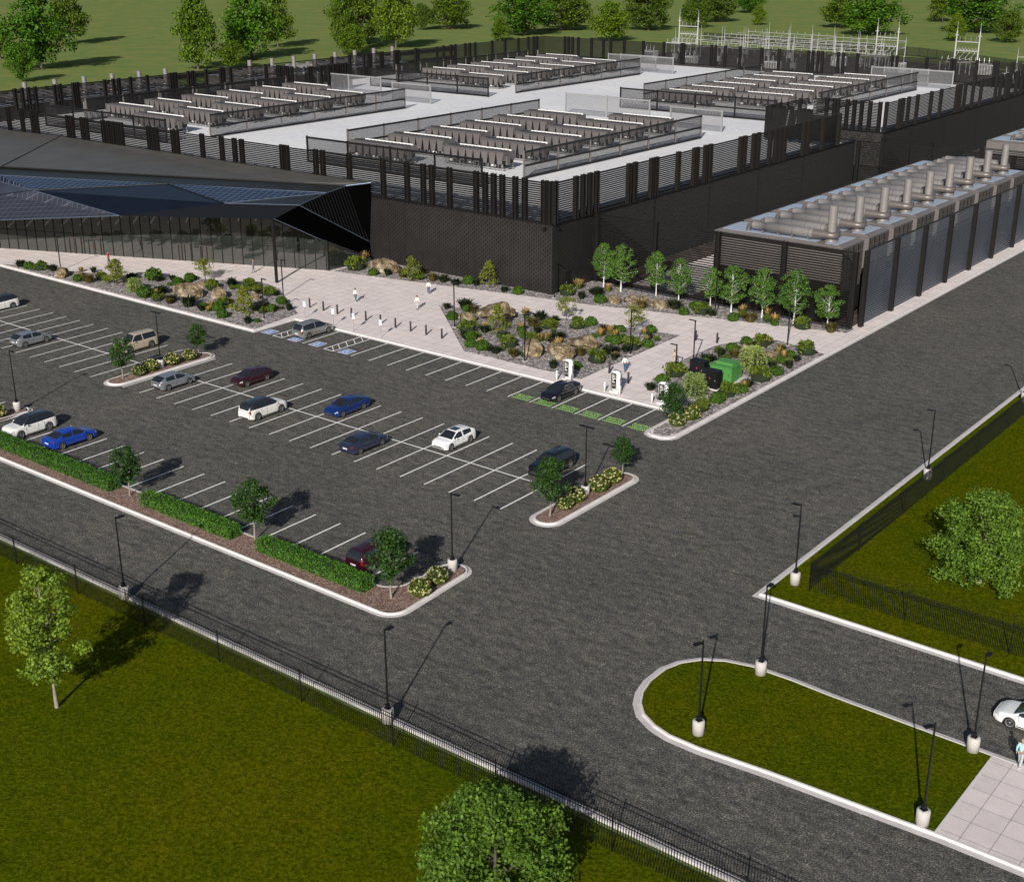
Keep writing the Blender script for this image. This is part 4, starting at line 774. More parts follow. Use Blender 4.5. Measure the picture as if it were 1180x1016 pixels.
# ------------------------------------------------------------------ lamps, bollards, signs
def lot_lamp_mesh():
    base = MB().lathe([(0, 0), (.36, 0), (.36, .85), (.33, .9), (0, .9)], 'conc_base', 18).mesh('concrete_base')
    pole = MB().box(-.16, .16, -.16, .16, .9, .96, 'black').tube([(0, 0, .9), (0, 0, 6.15)], [.065, .05], 'black', 8).box(-.1, .1, -.1, .1, .96, 1.2, 'black').mesh('pole')
    arm = MB().box(0, .2, -.03, .03, 6.02, 6.1, 'black').mesh('arm')
    head = MB().box(.17, .68, -.15, .15, 6.0, 6.1, 'black', .03).box(.22, .63, -.11, .11, 5.985, 6.0, 'grey_metal').mesh('lamp_head')
    return base, pole, arm, head
LM = lot_lamp_mesh()
def lot_lamp(x, y, rz, label, double=False, z=0.):
    t = thing('lamp_post', label, 'lamp post', (x - .12, y + .3, z), rz, 'parking lot lamp posts on concrete bases')
    inst('concrete_base', LM[0], t); inst('pole', LM[1], t); inst('arm', LM[2], t); inst('lamp_head', LM[3], t)
    if double: inst('arm', LM[2], t, rz=pi); inst('lamp_head', LM[3], t, rz=pi)
for a in ((-71.5, 47.4, R(90), 'black lamp post on concrete base at the bottom left kerb beyond the leafy young tree'),
          (-46.5, 47.4, R(90), 'black lamp post on concrete base at the lower kerb, alone in the bottom middle'),
          (-31.8, 65.6, R(90), 'black lamp post on concrete base at the upper side of the rounded grass island'),
          (-31.5, 57.5, R(250), 'black lamp post on concrete base at the rounded end of the grass island'),
          (-18.1, 57.5, R(240), 'black lamp post on concrete base at the lower right corner of the grass island'),
          (-18.4, 65.6, R(90), 'black lamp post on concrete base at the upper right corner of the grass island'),
          (-35.7, 78.0, R(180), 'black lamp post on concrete base at the corner of the fenced lawn'),
          (-35.7, 102.4, R(180), 'black lamp post on concrete base halfway up the right hand kerb'),
          (-35.7, 127.2, R(180), 'black lamp post on concrete base at the right edge of the picture'),
          (-56.2, 64.6, R(10), 'black lamp post on concrete base at the end of the hedge island')): lot_lamp(*a, z=.1)
lot_lamp(-56.4, 81.6, R(0), 'double headed lamp post on concrete base in the right parking island', True, .1)
lot_lamp(-111.4, 81.7, R(0), 'double headed lamp post on concrete base in the middle left parking island', True, .1)
lot_lamp(-111.5, 64.7, R(0), 'lamp post on concrete base beside the white car at the left edge', False, .1)
def plaza_lamp(x, y, h, rz, label):
    t = thing('path_light', label, 'path light', (x, y, .15), rz, 'slim lights on the plaza')
    MB().box(-.22, .22, -.22, .22, 0, .05, 'kerb').build('base_plate', t)
    MB().box(-.05, .05, -.05, .05, .05, h, 'black').build('pole', t)
    MB().box(-.05, .75, -.1, .1, h, h + .07, 'black').build('lamp_head', t)
for a in ((-122.7, 109.8, 4.7, 0, 'slim dark path light at the right end of the left gravel bed beside the glass'), (-116.8, 101.3, 4.9, 0, 'slim dark path light in the left bed beside the accessible bays'),
          (-96.7, 112.6, 5.1, 0, 'slim dark path light on the left edge of the central bed'), (-82.3, 107.3, 5.2, 0, 'slim dark path light on the front edge of the central bed'),
          (-74.7, 116.3, 5.0, 0, 'slim dark path light on the right edge of the central bed'), (-95.3, 130.3, 5.0, 0, 'slim dark path light at the corner of the perforated wall'),
          (-74.9, 135.0, 4.6, 0, 'slim dark path light in front of the middle birches'), (-62.7, 129.8, 4.5, 0, 'slim dark path light at the far end of the transformer bed'),
          (-67.3, 117.2, 4.9, pi, 'slim dark path light left of the green transformer'), (-66.8, 112.8, 3.4, pi, 'short dark path light nearest the beige clad walker'),
          (-156.8, 100.6, 4.6, 0, 'slim dark path light in the far left bed')): plaza_lamp(*a)
bm_ = MB().lathe([(0, 0), (.11, 0), (.11, 1.12), (.09, 1.17), (0, 1.17)], 'bollard', 12).mesh('bollard')
for i in range(10):
    tag(inst('bollard', bm_, None, (-116.3 + 2.38 * i, 108.25, .15)), 'short dark bollard in the plaza row, %s from the left' % (['first'] + ORD[1:])[i], 'bollard', 'bollards in a row across the plaza')
for (x, y), l in (((-71.8, 125.3), 'dark bollard on the plaza behind the tall path light, left one of two'), ((-69.4, 125.9), 'dark bollard on the plaza behind the tall path light, right one of two'),
                  ((-69.5, 108.0), 'dark bollard behind the middle charger, right one of two'), ((-72.9, 109.6), 'dark bollard half hidden behind the middle charger')):
    tag(inst('bollard', bm_, None, (x, y, .15)), l, 'bollard', 'bollards on the plaza')
sp_ = MB().box(-.025, .025, -.025, .025, 0, 2.1, 'grey_metal').mesh('post')
pl_ = MB().box(-.17, .17, -.05, -.03, 1.45, 2.1, 'white_metal').box(-.15, .15, -.056, -.051, 1.72, 2.08, 'sign_blue').box(-.03, .04, -.06, -.057, 1.8, 2.0, 'white_metal').mesh('sign_plate')
for i, (x, y) in enumerate(((-113.2, 104.5), (-108.2, 104.3), (-104.9, 104.3), (-100.6, 104.3))):
    t = thing('parking_sign', 'pale blue and white accessible parking sign on a thin post, %s' % ('leftmost of four', 'second from the left', 'third from the left', 'rightmost of four')[i], 'sign', (x, y, .15), R(20), 'accessible parking signs along the kerb')
    inst('post', sp_, t); inst('sign_plate', pl_, t)
# ------------------------------------------------------------------ chargers
def charger(x, y, label):
    t = thing('car_charger', label, 'charger', (x, y, .15), 0, 'white car chargers along the charging bays')
    bm = bmesh.new(); bmesh.ops.create_cube(bm, size=1)
    for v in bm.verts: v.co = Vector((v.co.x * .95, v.co.y * .8, 1.18 + v.co.z * 2.1))
    for v in bm.verts:
        if v.co.z > 2 and v.co.y > 0: v.co.z -= .0
    bmesh.ops.bevel(bm, geom=[e for e in bm.edges if abs(e.verts[0].co.z - e.verts[1].co.z) > 1 or e.verts[0].co.z > 2], offset=.14, segments=4, affect='EDGES')
    bm.verts.ensure_lookup_table(); m = MB().add([v.co[:] for v in bm.verts], [[v.index for v in f.verts] for f in bm.faces], 'charger', True); bm.free()
    m.box(-.5, .5, -.42, .42, 0, .13, 'charger'); m.build('cabinet', t)
    s = MB().box(-.28, .24, -.412, -.404, .95, 2.0, 'screen').box(-.16, .2, -.412, -.405, .5, .68, 'screen').box(-.35, .3, -.405, -.403, .45, 2.08, 'taupe')
    for z, w in ((1.86, .16), (1.7, .12), (1.5, .2), (1.32, .1), (1.14, .17)): s.box(-.2, -.2 + w * 1.9, -.417, -.413, z - .045, z + .045, 'white_metal')
    s.box(.02, .18, -.417, -.413, 1.55, 1.9, 'grey_metal')
    s.build('display', t)
    MB().tube([(.49, .0, 1.95), (.62, -.02, 2.0), (.7, -.04, 1.7), (.68, -.04, 1.2), (.62, -.02, .8), (.55, 0, .9), (.5, 0, 1.2)], .025, 'cable', 6).box(.475, .56, -.09, .09, 1.3, 1.55, 'taupe').build('charging_cable', t)
for (x, y), l in zip(((-75.0, 104.9), (-69.0, 104.7), (-63.4, 104.7)), ('white car charger behind the parked black car', 'white car charger in the middle, standing free', 'white car charger beside the leafy tree at the kerb nose')):
    charger(x, y + .3, l)
gb = MB().lathe([(0, 0), (.1, 0), (.1, 1.0), (.08, 1.05), (0, 1.05)], 'white_metal', 12).mesh('guard_post')
for (x, l) in ((-75.85, 'white guard post left of the charger behind the black car'), (-74.15, 'white guard post right of the charger behind the black car'), (-69.9, 'white guard post left of the middle charger'), (-68.1, 'white guard post right of the middle charger'),
               (-64.3, 'white guard post left of the charger by the tree'), (-62.5, 'white guard post right of the charger by the tree')):
    tag(inst('guard_post', gb, None, (x, 104.3, .15)), l, 'guard post', 'white guard posts at the chargers')
# transformer and switch cabinets
t = thing('transformer', 'green pad mounted transformer among the shrubs', 'transformer', (-62.1, 115.0, .18), 0)
MB().box(-1.5, 1.5, -1.5, 1.6, 0, .15, 'kerb').build('pad', t)
b = MB().box(-1.25, 1.25, -1.25, .1, .15, 1.75, 'trans_green', .04).box(-1.1, 1.1, .1, 1.3, .15, 1.5, 'trans_green', .04)
b.box(-1.0, 1.0, -.6, .9, 1.5, 2.05, 'trans_green', .05); b.build('tank', t)
MB().box(-1.32, 1.32, -1.32, .16, 1.755, 1.83, 'trans_green', .02).build('lid', t)
for x in (-.6, .65): MB().box(x - .55, x + .5, -1.285, -1.255, .3, 1.65, 'trans_green', .01).box(x + .3, x + .36, -1.31, -1.286, .9, 1.1, 'black').build('door', t)
for x, y, l in ((-64.7, 113.9, 'black switch cabinet left of the other, before the green transformer'), (-62.0, 111.9, 'black switch cabinet right of the other, before the green transformer')):
    t = thing('switch_cabinet', l, 'cabinet', (x, y, .18), 0, 'black switch cabinets')
    MB().box(-.95, .95, -.6, .6, 0, .1, 'kerb').build('pad', t); MB().box(-.85, .85, -.5, .5, .1, 1.85, 'black', .03).build('housing', t)
    MB().box(-.9, .9, -.56, .56, 1.855, 1.93, 'black', .02).build('lid', t); MB().box(-.06, .06, -.512, -.503, 1.1, 1.25, 'red').build('warning_label', t)
    MB().box(.58, .64, -.53, -.503, .9, 1.1, 'grey_metal').build('handle', t)
# ------------------------------------------------------------------ perimeter fences
def picket_fence(label, axis, c, a0, nb, bay, lean, h=2.2, z=.1, pitch=.16, stepdir=1):
    t = thing('picket_fence', label, 'fence', (a0, c, z) if axis == 'x' else (c, a0, z), 0, 'black metal perimeter fences')
    def B(mb, u0, u1, v0, v1, za, zb, k='picket'): return mb.box(u0, u1, v0, v1, za, zb, k) if axis == 'x' else mb.box(v0, v1, u0, u1, za, zb, k)
    def Pt(u, v, zz): return (u, v, zz) if axis == 'x' else (v, u, zz)
    p = B(MB(), -.035, .035, -.035, .035, 0, h + .08); p.tube([Pt(0, 0, h), Pt(0, lean * .32, h + .42)], .014, 'picket', 5); pme = p.mesh('post')
    for i in range(nb + 1): inst('post', pme, t, Pt(i * bay, 0, 0))
    pk = MB(); n = int(bay / pitch)
    for i in range(1, n): u = i * bay / n; B(pk, u - .015, u + .015, -.012, .012, .08, h - .02)
    for zz in (h - .35, h - .12): B(pk, .04, bay - .04, -.02, .02, zz, zz + .035)
    kme = pk.mesh('picket_panel')
    for i in range(nb): inst('picket_panel', kme, t, Pt(i * bay, 0, 0))
    w = MB()
    for k in (.35, .7, 1.): w.tube([Pt(0, lean * .32 * k, h + .42 * k), Pt(nb * bay, lean * .32 * k, h + .42 * k)], .006, 'picket', 4)
    w.build('barbed_wire', t); return t
picket_fence('long black picket fence along the lower road, bottom left to bottom middle', 'x', 46.05, -149.7, 19, 7.5, -1)
picket_fence('black picket fence around the right hand lawn facing the entrance lane', 'x', 77.9, -34.5, 7, 7.0, 1)
picket_fence('black picket fence along the right hand kerb up to the picture edge', 'y', -34.5, 77.9, 22, 8.25, 1)
# ------------------------------------------------------------------ vehicles
def interp(pts, x):
    if x <= pts[0][0]: return pts[0][1]
    for (a, b), (c, d) in zip(pts, pts[1:]):
        if x <= c:
            t = (x - a) / (c - a); return b + (d - b) * t
    return pts[-1][1]
def smooth(pts, x): return (interp(pts, x - .09) + interp(pts, x) * 2 + interp(pts, x + .09)) / 4
STY = {
 'sedan': dict(L=4.85, W=1.86, H=1.45, rw=.335, wb=(1.42, -1.40), belt=[(-2.43, .8), (-2.36, 1.0), (-2.0, 1.04), (-1.2, 1.0), (0, .95), (.9, .95), (1.2, .93), (1.9, .84), (2.25, .72), (2.43, .58)],
               roof=[(-1.95, 1.04), (-1.15, 1.36), (-.5, 1.44), (.1, 1.45), (.45, 1.4), (1.3, .95)], ws=.42, rws=-1.12, cut=(-1.32, .98), pillar=(-.28, -.16)),
 'hatch': dict(L=4.5, W=1.84, H=1.47, rw=.34, wb=(1.36, -1.3), belt=[(-2.25, .7), (-2.2, .98), (-1.9, 1.05), (-1.2, 1.01), (0, .95), (.9, .95), (1.7, .86), (2.1, .72), (2.25, .58)],
               roof=[(-2.12, 1.08), (-1.55, 1.38), (-.8, 1.46), (.1, 1.47), (.4, 1.42), (1.2, .96)], ws=.38, rws=-1.5, cut=(-1.42, .9), pillar=(-.35, -.23)),
 'suv': dict(L=4.85, W=1.96, H=1.76, rw=.39, wb=(1.48, -1.46), belt=[(-2.43, .85), (-2.38, 1.12), (-2.1, 1.17), (-1, 1.13), (.9, 1.1), (1.3, 1.09), (2.0, 1.02), (2.3, .9), (2.43, .7)],
             roof=[(-2.35, 1.17), (-2.15, 1.55), (-1.85, 1.69), (-.8, 1.76), (.2, 1.75), (.5, 1.69), (1.2, 1.12)], ws=.5, rws=-1.95, cut=(-1.85, .97), pillar=(-.4, -.28)),
 'boxsuv': dict(L=4.95, W=1.96, H=1.87, rw=.40, wb=(1.45, -1.42), belt=[(-2.48, .85), (-2.43, 1.15), (-2.2, 1.18), (-1, 1.16), (.9, 1.14), (1.3, 1.14), (2.1, 1.08), (2.35, .98), (2.48, .75)],
             roof=[(-2.42, 1.2), (-2.3, 1.68), (-2.1, 1.83), (-.8, 1.87), (.3, 1.86), (.6, 1.8), (1.15, 1.16)], ws=.58, rws=-2.15, cut=(-2.15, 1.0), pillar=(-.4, -.28)),
 'minivan': dict(L=5.1, W=1.97, H=1.74, rw=.355, wb=(1.6, -1.5), belt=[(-2.55, .85), (-2.5, 1.08), (-2.2, 1.12), (-1, 1.05), (.9, 1.0), (1.5, .98), (2.1, .88), (2.4, .76), (2.55, .6)],
             roof=[(-2.48, 1.12), (-2.2, 1.6), (-1.8, 1.7), (-.6, 1.74), (.2, 1.73), (.6, 1.64), (1.6, .99)], ws=.6, rws=-2.05, cut=(-2.2, 1.25), pillar=(-.5, -.38)),
}
def make_car(label, cat, sty, paintk, x, y, facing, roofk=None, rim='rim_dark', sunroof=False, group='cars parked in the lot', name='parked_car', rz=None):
    S = STY[sty]; L, W = S['L'], S['W'] / 2; rw = S['rw']; A = rw + .045; zb = .22; P = M['car_' + paintk].name
    t = thing(name, label, cat, (x, y, 0), R(90) * facing if rz is None else rz, group)
    n = 84; xs = [-L / 2 + L * i / n for i in range(n + 1)]; rows = []
    gx0, gx1 = S['roof'][0][0], S['roof'][-1][0]
    for xx in xs:
        u = abs(xx) / (L / 2); e = max(0, (u - .72) / .28)
        w = W * (1 - .20 * e ** 2.2 - .06 * e ** 8) if xx > 0 else W * (1 - .15 * e ** 2.4 - .06 * e ** 8)
        zs = smooth(S['belt'], xx); zr = max(smooth(S['roof'], xx), zs) if gx0 <= xx <= gx1 else zs
        gh = zr - zs; bot = zb + .1 * max(0, (u - .85) / .15)
        am = bot
        for xw in S['wb']:
            d = abs(xx - xw)
            if d < A: am = max(am, rw + sqrt(A * A - d * d))
        wr = w * .93 - gh * .42 if gh > .02 else w * .86
        am = min(am, zs - .1)
        z1 = max(am, bot); sh = [z1 + (zs - z1) * q for q in (0, .3, .58, .82)]
        bul = [.975, 1.0, 1.0, .985]
        R_ = [(0, bot + .02), (w * .9, max(bot, am - .03))] + [(w * b, z) for b, z in zip(bul, sh)] + [(w * .94, zs)]
        if gh > .02: R_ += [(w * .93 - gh * .36, zs + gh * .86), (w * .93 - gh * .42 - .06, zs + gh * .955), (wr * .6, zr + .012), (0, zr + .022)]
        else: R_ += [(w * .86, zs + .02), (w * .7, zs + .035), (w * .4, zs + .05), (0, zs + .055)]
        rows.append(R_)
    nr = len(rows[0]); F = {}
    def put(k, vs, flip):
        mb = F.setdefault(k, MB()); mb.add(vs, [(0, 1, 2, 3)] if not flip else [(3, 2, 1, 0)], {'body': 'car_' + paintk, 'roof': 'car_' + (roofk or paintk), 'rear': 'taillight', 'hl': 'headlight', 'grille': 'carblack', 'sill': 'carblack'}.get(k.split('.')[0], 'carglass'), True)
    for i in range(n):
        xm = (xs[i] + xs[i + 1]) / 2
        for j in range(nr - 1):
            for s in (1, -1):
                q = [(xs[i], s * rows[i][j][0], rows[i][j][1]), (xs[i + 1], s * rows[i + 1][j][0], rows[i + 1][j][1]), (xs[i + 1], s * rows[i + 1][j + 1][0], rows[i + 1][j + 1][1]), (xs[i], s * rows[i][j + 1][0], rows[i][j + 1][1])]
                zm = sum(p[2] for p in q) / 4; ym = abs(sum(p[1] for p in q) / 4); k = 'body'
                gh = smooth(S['roof'], xm) - smooth(S['belt'], xm) if gx0 <= xm <= gx1 else 0
                if j == 6 and gh > .13 and S['cut'][0] < xm < S['cut'][1] and not (S['pillar'][0] < xm < S['pillar'][1]): k = 'side_window.L' if s > 0 else 'side_window.R'
                elif j >= 8 and gh > .03 and xm > S['ws']: k = 'windscreen'
                elif j >= 8 and gh > .03 and xm < S['rws']: k = 'rear_window'
                elif j >= 7 and gh > .2: k = 'roof'
                elif j == 6 and gh > .13 and roofk: k = 'roof'
                elif j <= 1: k = 'sill'
                elif xm > L / 2 - .34 and .6 < zm < .84 + (S['H'] > 1.6) * .12 and ym > W * .66 and 2 <= j <= 5: k = 'hl.L' if s > 0 else 'hl.R'
                elif xm < -L / 2 + .2 and .8 < zm < .96 + (S['H'] > 1.6) * .12 and ym > W * .6 and 2 <= j <= 5: k = 'rear.L' if s > 0 else 'rear.R'
                put(k, q, s < 0)
    # close nose and tail
    for e, idx in ((1, n), (-1, 0)):
        vs = [(xs[idx] + e * .0, y_, z_) for y_, z_ in rows[idx]]; vs2 = [(p[0], -p[1], p[2]) for p in vs]
        for j in range(nr - 1):
            q = [vs2[j], vs[j], vs[j + 1], vs2[j + 1]]; zc = sum(p[2] for p in q) / 4; F['body'].add(q, [(0, 1, 2, 3)] if e > 0 else [(3, 2, 1, 0)], 'carblack' if (e > 0 and zc < S['belt'][-1][1] - .07) or zc < .4 else 'car_' + paintk, False)
    NM = {'body': 'body', 'roof': 'roof', 'windscreen': 'windscreen', 'rear_window': 'rear_window', 'side_window': 'side_window', 'hl': 'headlight', 'rear': 'tail_light', 'sill': 'underbody'}
    for k, mb in F.items():
        o = mb.build(NM[k.split('.')[0]], t); me = o.data
        bm = bmesh.new(); bm.from_mesh(me); bmesh.ops.remove_doubles(bm, verts=bm.verts, dist=.0008); bm.to_mesh(me); bm.free()
    xf = L / 2
    zn = S['belt'][-1][1]; MB().box(xf - .12, xf + .03, -W * .5, W * .5, zn - .2, zn - .05, 'carblack', .02).box(xf + .02, xf + .036, -W * .46, W * .46, zn - .13, zn - .115, 'grey_metal').box(xf - .1, xf + .02, -W * .7, W * .7, .36, .40, 'car_' + paintk).build('grille', t)
    MB().box(-xf - .012, -xf + .05, -.26, .26, .62, .75, 'plate').box(-xf - .01, -xf + .08, -W * .6, W * .6, .3, .42, 'carblack', .02).build('rear_bumper', t)
    for s in (1, -1):
        mx = S['cut'][1] - .12; mz = smooth(S['belt'], mx)
        m = MB().ell((mx, s * (W + .1), mz + .06), (.09, .1, .07), 'car_' + paintk, 8, 6).box(mx - .03, mx + .03, min(s * (W - .06), s * (W + .05)), max(s * (W - .06), s * (W + .05)), mz - .02, mz + .02, 'carblack'); m.build('mirror', t)
        for hx in (.15, -.75): MB().box(hx - .1, hx + .1, min(s * (W - .01), s * (W + .015)), max(s * (W - .01), s * (W + .015)), zb + (smooth(S['belt'], 0) - zb) * .8, zb + (smooth(S['belt'], 0) - zb) * .8 + .03, 'car_' + paintk if paintk != 'black' else 'carblack', .008).build('door_handle', t)
    bz = smooth(S['belt'], 0)
    for s in (1, -1):
        sm_ = MB()
        for xd in (S['cut'][1] - .05, S['pillar'][0] + .06, S['cut'][0] + .25):
            xd = max(min(xd, S['wb'][0] - A - .04), S['wb'][1] + A + .04)
            sm_.box(xd - .009, xd + .009, min(s * (W - .02), s * (W + .004)), max(s * (W - .02), s * (W + .004)), .36, bz - .12, 'carblack')
        sm_.box(S['wb'][1] + A + .05, S['wb'][0] - A - .05, min(s * (W - .02), s * (W + .006)), max(s * (W - .02), s * (W + .006)), .27, .33, 'carblack')
        sm_.build('door_seam', t)
    if sunroof: MB().box(-.55, .2, -.38, .38, S['H'] + .004, S['H'] + .028, 'carglass', .008).build('sunroof', t)
    tm = MB().lathe([(rw * .74, -.11), (rw * .93, -.115), (rw, -.08), (rw, .08), (rw * .93, .115), (rw * .74, .11)], 'tyre', 22, ax='y').mesh('tyre')
    rm = MB().lathe([(0.001, .07), (rw * .18, .06), (rw * .2, .0), (rw * .2, -.02)], rim, 16, ax='y').lathe([(rw * .64, .09), (rw * .75, .112), (rw * .75, -.1), (rw * .66, -.1)], rim, 22, ax='y')
    for k in range(5):
        a = 2 * pi * k / 5
        for da in (-.16, .16):
            c0 = Vector((cos(a + da * 1.5), 0, sin(a + da * 1.5))) * rw * .12; c1 = Vector((cos(a + da), 0, sin(a + da))) * rw * .69; pv = Vector((-sin(a), 0, cos(a))) * rw * .085
            rm.add([(c0 - pv) + Vector((0, .05, 0)), (c0 + pv) + Vector((0, .05, 0)), (c1 + pv) + Vector((0, .08, 0)), (c1 - pv) + Vector((0, .08, 0))], [(0, 1, 2, 3), (3, 2, 1, 0)], rim)
    rm.lathe([(rw * .64, -.02), (0.001, -.02)], 'carblack', 16, ax='y').lathe([(0.001, -.021), (rw * .64, -.021)], 'carblack', 16, ax='y')
    rme = rm.mesh('rim')
    for xw in S['wb']:
        for s in (1, -1):
            wh = bpy.data.objects.new('wheel', None); col.objects.link(wh); wh.parent = t; wh.location = (xw, s * (W - .14), rw); wh.rotation_euler.z = 0 if s > 0 else pi; wh.empty_display_size = .1
            inst('tyre', tm, wh); inst('rim', rme, wh)
    return t
CARS = [
 ('white suv with dark roof cut off by the left picture edge', 'suv', 'suv', 'white', -146.1, 84.5, -1, 'roofdark', 'rim_dark', False),
 ('silver hatchback parked alone in the upper left bays', 'hatchback', 'hatch', 'silver', -130.4, 78.8, 1, None, 'rim_dark', False),
 ('beige suv parked behind the tree of the middle left island', 'suv', 'boxsuv', 'beige', -119.4, 84.8, -1, None, 'rim_light', False),
 ('silver sedan right of the middle left parking island', 'sedan', 'hatch', 'silver', -105.9, 79.2, 1, None, 'rim_dark', False),
 ('maroon crossover parked facing the camera in the centre rows', 'crossover', 'hatch', 'maroon', -100.5, 84.9, -1, None, 'rim_dark', False),
 ('white suv with dark glass roof in the centre row, tail lights toward the camera', 'suv', 'suv', 'white', -92.3, 79.1, 1, 'roofdark', 'rim_dark', False),
 ('dark blue sedan parked facing the camera in the centre rows', 'sedan', 'sedan', 'blue', -86.5, 84.6, -1, None, 'rim_light', False),
 ('navy grey sedan with its tail lights toward the camera', 'sedan', 'sedan', 'navy', -78.5, 78.7, 1, None, 'rim_light', False),
 ('white hatchback with black sunroof facing the camera', 'hatchback', 'hatch', 'purewhite', -72.7, 84.3, -1, None, 'rim_dark', True),
 ('black suv half hidden by the tree of the right parking island', 'suv', 'suv', 'black', -62.0, 84.7, -1, None, 'rim_dark', False),
 ('silver grey minivan parked in an accessible bay by the plaza', 'minivan', 'minivan', 'pearl', -108.0, 100.8, 1, None, 'rim_light', False),
 ('black sedan parked over the green lettering of a charging bay', 'sedan', 'sedan', 'black', -72.8, 100.8, -1, None, 'rim_light', False),
 ('white suv with dark roof next to the hedge and the bright blue car', 'suv', 'suv', 'white', -105.7, 62.5, -1, 'roofdark', 'rim_dark', True),
 ('bright blue sedan parked next to the hedge on the left', 'sedan', 'sedan', 'brightblue', -100.4, 63.2, 1, None, 'rim_dark', False),
 ('maroon suv mostly hidden by the tree at the end of the hedge', 'suv', 'suv', 'maroon', -61.85, 62.75, 1, None, 'rim_dark', False)]
for l, c, st, pk, x, y, fc, rk, rim, sr in CARS: make_car(l, c, st, pk, x, y, fc, rk, rim, sr)
make_car('white sedan driving out past the grass island at the right picture edge', 'sedan', 'sedan', 'purewhite', -16.3, 70.5, 1, None, 'rim_dark', False, None, 'car', R(180))
# ------------------------------------------------------------------ people
def skinmesh(name, joints, edges, rad, key, root=0, sub=2):
    me = bpy.data.meshes.new(name); me.from_pydata(joints, edges, []); o = bpy.data.objects.new('tmp', me); col.objects.link(o)
    md = o.modifiers.new('s', 'SKIN'); md.use_smooth_shade = True
    for i, r_ in enumerate(rad):
        v = me.skin_vertices[0].data[i]; v.radius = (r_, r_) if isinstance(r_, (int, float)) else r_; v.use_root = (i == root)
    sb = o.modifiers.new('u', 'SUBSURF'); sb.levels = sub; sb.render_levels = sub
    bpy.context.view_layer.update()
    m2 = bpy.data.meshes.new_from_object(o.evaluated_get(bpy.context.evaluated_depsgraph_get())); bpy.data.objects.remove(o)
    m2.name = name; m2.materials.clear(); m2.materials.append(M[key])
    for p in m2.polygons: p.use_smooth = True
    return m2
def person(x, y, rz, label, shirt, trousers, hair='hair_d', stride=.2, shoes='shoe', sleeves='long', H=1.77, z=.15):
    t = thing('person', label, 'person', (x, y, z), rz, None, H / 1.77); st = stride
    # faces +x
    J = [(0, 0, .95), (0, 0, 1.15), (0, 0, 1.36), (0, 0, 1.47), (0, 0, 1.53), (.015, 0, 1.62), (.01, 0, 1.7),
         (0, .17, 1.41), (-.02 - st * .3, .23, 1.14), (.06 - st * .45, .25, .9), (.08 - st * .5, .25, .83),
         (0, -.17, 1.41), (-.02 + st * .3, -.23, 1.14), (.1 + st * .45, -.25, .91), (.14 + st * .5, -.25, .84),
         (0, .09, .9), (st * .45 + .03, .1, .5), (st * .9, .1, .09), (st * .9 + .15, .11, .03),
         (0, -.09, .9), (-st * .3 + .04, -.1, .5), (-st * 1.0, -.1, .1), (-st * 1.0 + .15, -.11, .03)]
    E = [(0, 1), (1, 2), (2, 3), (3, 4), (4, 5), (5, 6), (2, 7), (7, 8), (8, 9), (9, 10), (2, 11), (11, 12), (12, 13), (13, 14), (0, 15), (15, 16), (16, 17), (17, 18), (0, 19), (19, 20), (20, 21), (21, 22)]
    rr = [(.13, .1), (.12, .09), (.15, .1), (.06, .06), (.055, .055), (.095, .08), (.08, .07), .055, .043, .03, (.035, .02), .055, .043, .03, (.035, .02), .08, .056, .04, .035, .08, .056, .04, .035]
    # fingers: four and a thumb on each hand
    for hb, s in ((10, 1), (14, -1)):
        hx, hy, hz = J[hb]
        for k, (dx, ln_) in enumerate(((-.03, .06), (-.01, .072), (.012, .068), (.032, .055))):
            a = len(J); J += [(hx + dx, hy, hz - .035), (hx + dx + .008, hy - s * .012, hz - .035 - ln_)]; E += [(hb, a), (a, a + 1)]; rr += [.0095, .0075]
        a = len(J); J += [(hx + .045, hy - s * .02, hz + .0), (hx + .06, hy - s * .03, hz - .04)]; E += [(hb, a), (a, a + 1)]; rr += [.011, .009]
    bo = inst('body', skinmesh('body', J, E, rr, 'skin'), t)
    f = MB().ell((.1, 0, 1.62), (.022, .014, .022), 'skin', 6, 5).box(.088, .098, -.025, .025, 1.575, 1.583, 'red')
    for s in (1, -1): f.ell((.085, s * .032, 1.645), (.012, .012, .008), 'hair_d', 6, 4).ell((0, s * .09, 1.63), (.02, .012, .03), 'skin', 6, 5)
    f.build('face', bo)
    hm = MB().ell((-.015, 0, 1.685), (.112, .1, .088), hair, 12, 8, .08, 3)
    hm.build('hair', t)
    sj = [J[0], J[1], J[2], J[3], J[7], J[8], J[11], J[12]]; se = [(0, 1), (1, 2), (2, 3), (2, 4), (4, 5), (2, 6), (6, 7)]; sr = [(.155, .125), (.145, .115), (.175, .125), (.075, .07), .078, .062, .078, .062]
    if sleeves == 'long': sj += [J[9], J[13]]; se += [(5, 8), (7, 9)]; sr += [.045, .045]
    inst('shirt', skinmesh('shirt', sj, se, sr, shirt), t)
    tj = [(0, 0, 1.0), J[15], J[16], (J[17][0], J[17][1], .1), J[19], J[20], (J[21][0], J[21][1], .11)]
    inst('trousers', skinmesh('trousers', tj, [(0, 1), (1, 2), (2, 3), (0, 4), (4, 5), (5, 6)], [(.15, .12), .1, .078, .065, .1, .078, .065], trousers), t)
    for q_ in (J[17], J[21]): MB().ell((q_[0] + .06, q_[1], .045), (.145, .052, .05), shoes, 10, 6).build('shoe', t)
    return t
person(-154.9, 107.0, R(30), 'walker in a red top and dark trousers before the glass front', 'cloth_red', 'cloth_dark', 'hair_d', .1)
person(-135.1, 115.9, R(200), 'walker in a mauve grey top standing before the glass front', 'cloth_grey', 'cloth_grey', 'hair_l', .12)
person(-113.7, 113.6, R(95), 'person in a white shirt and teal jeans walking toward the black building', 'cloth_white', 'cloth_teal', 'hair_d', .12, 'shoe_white')
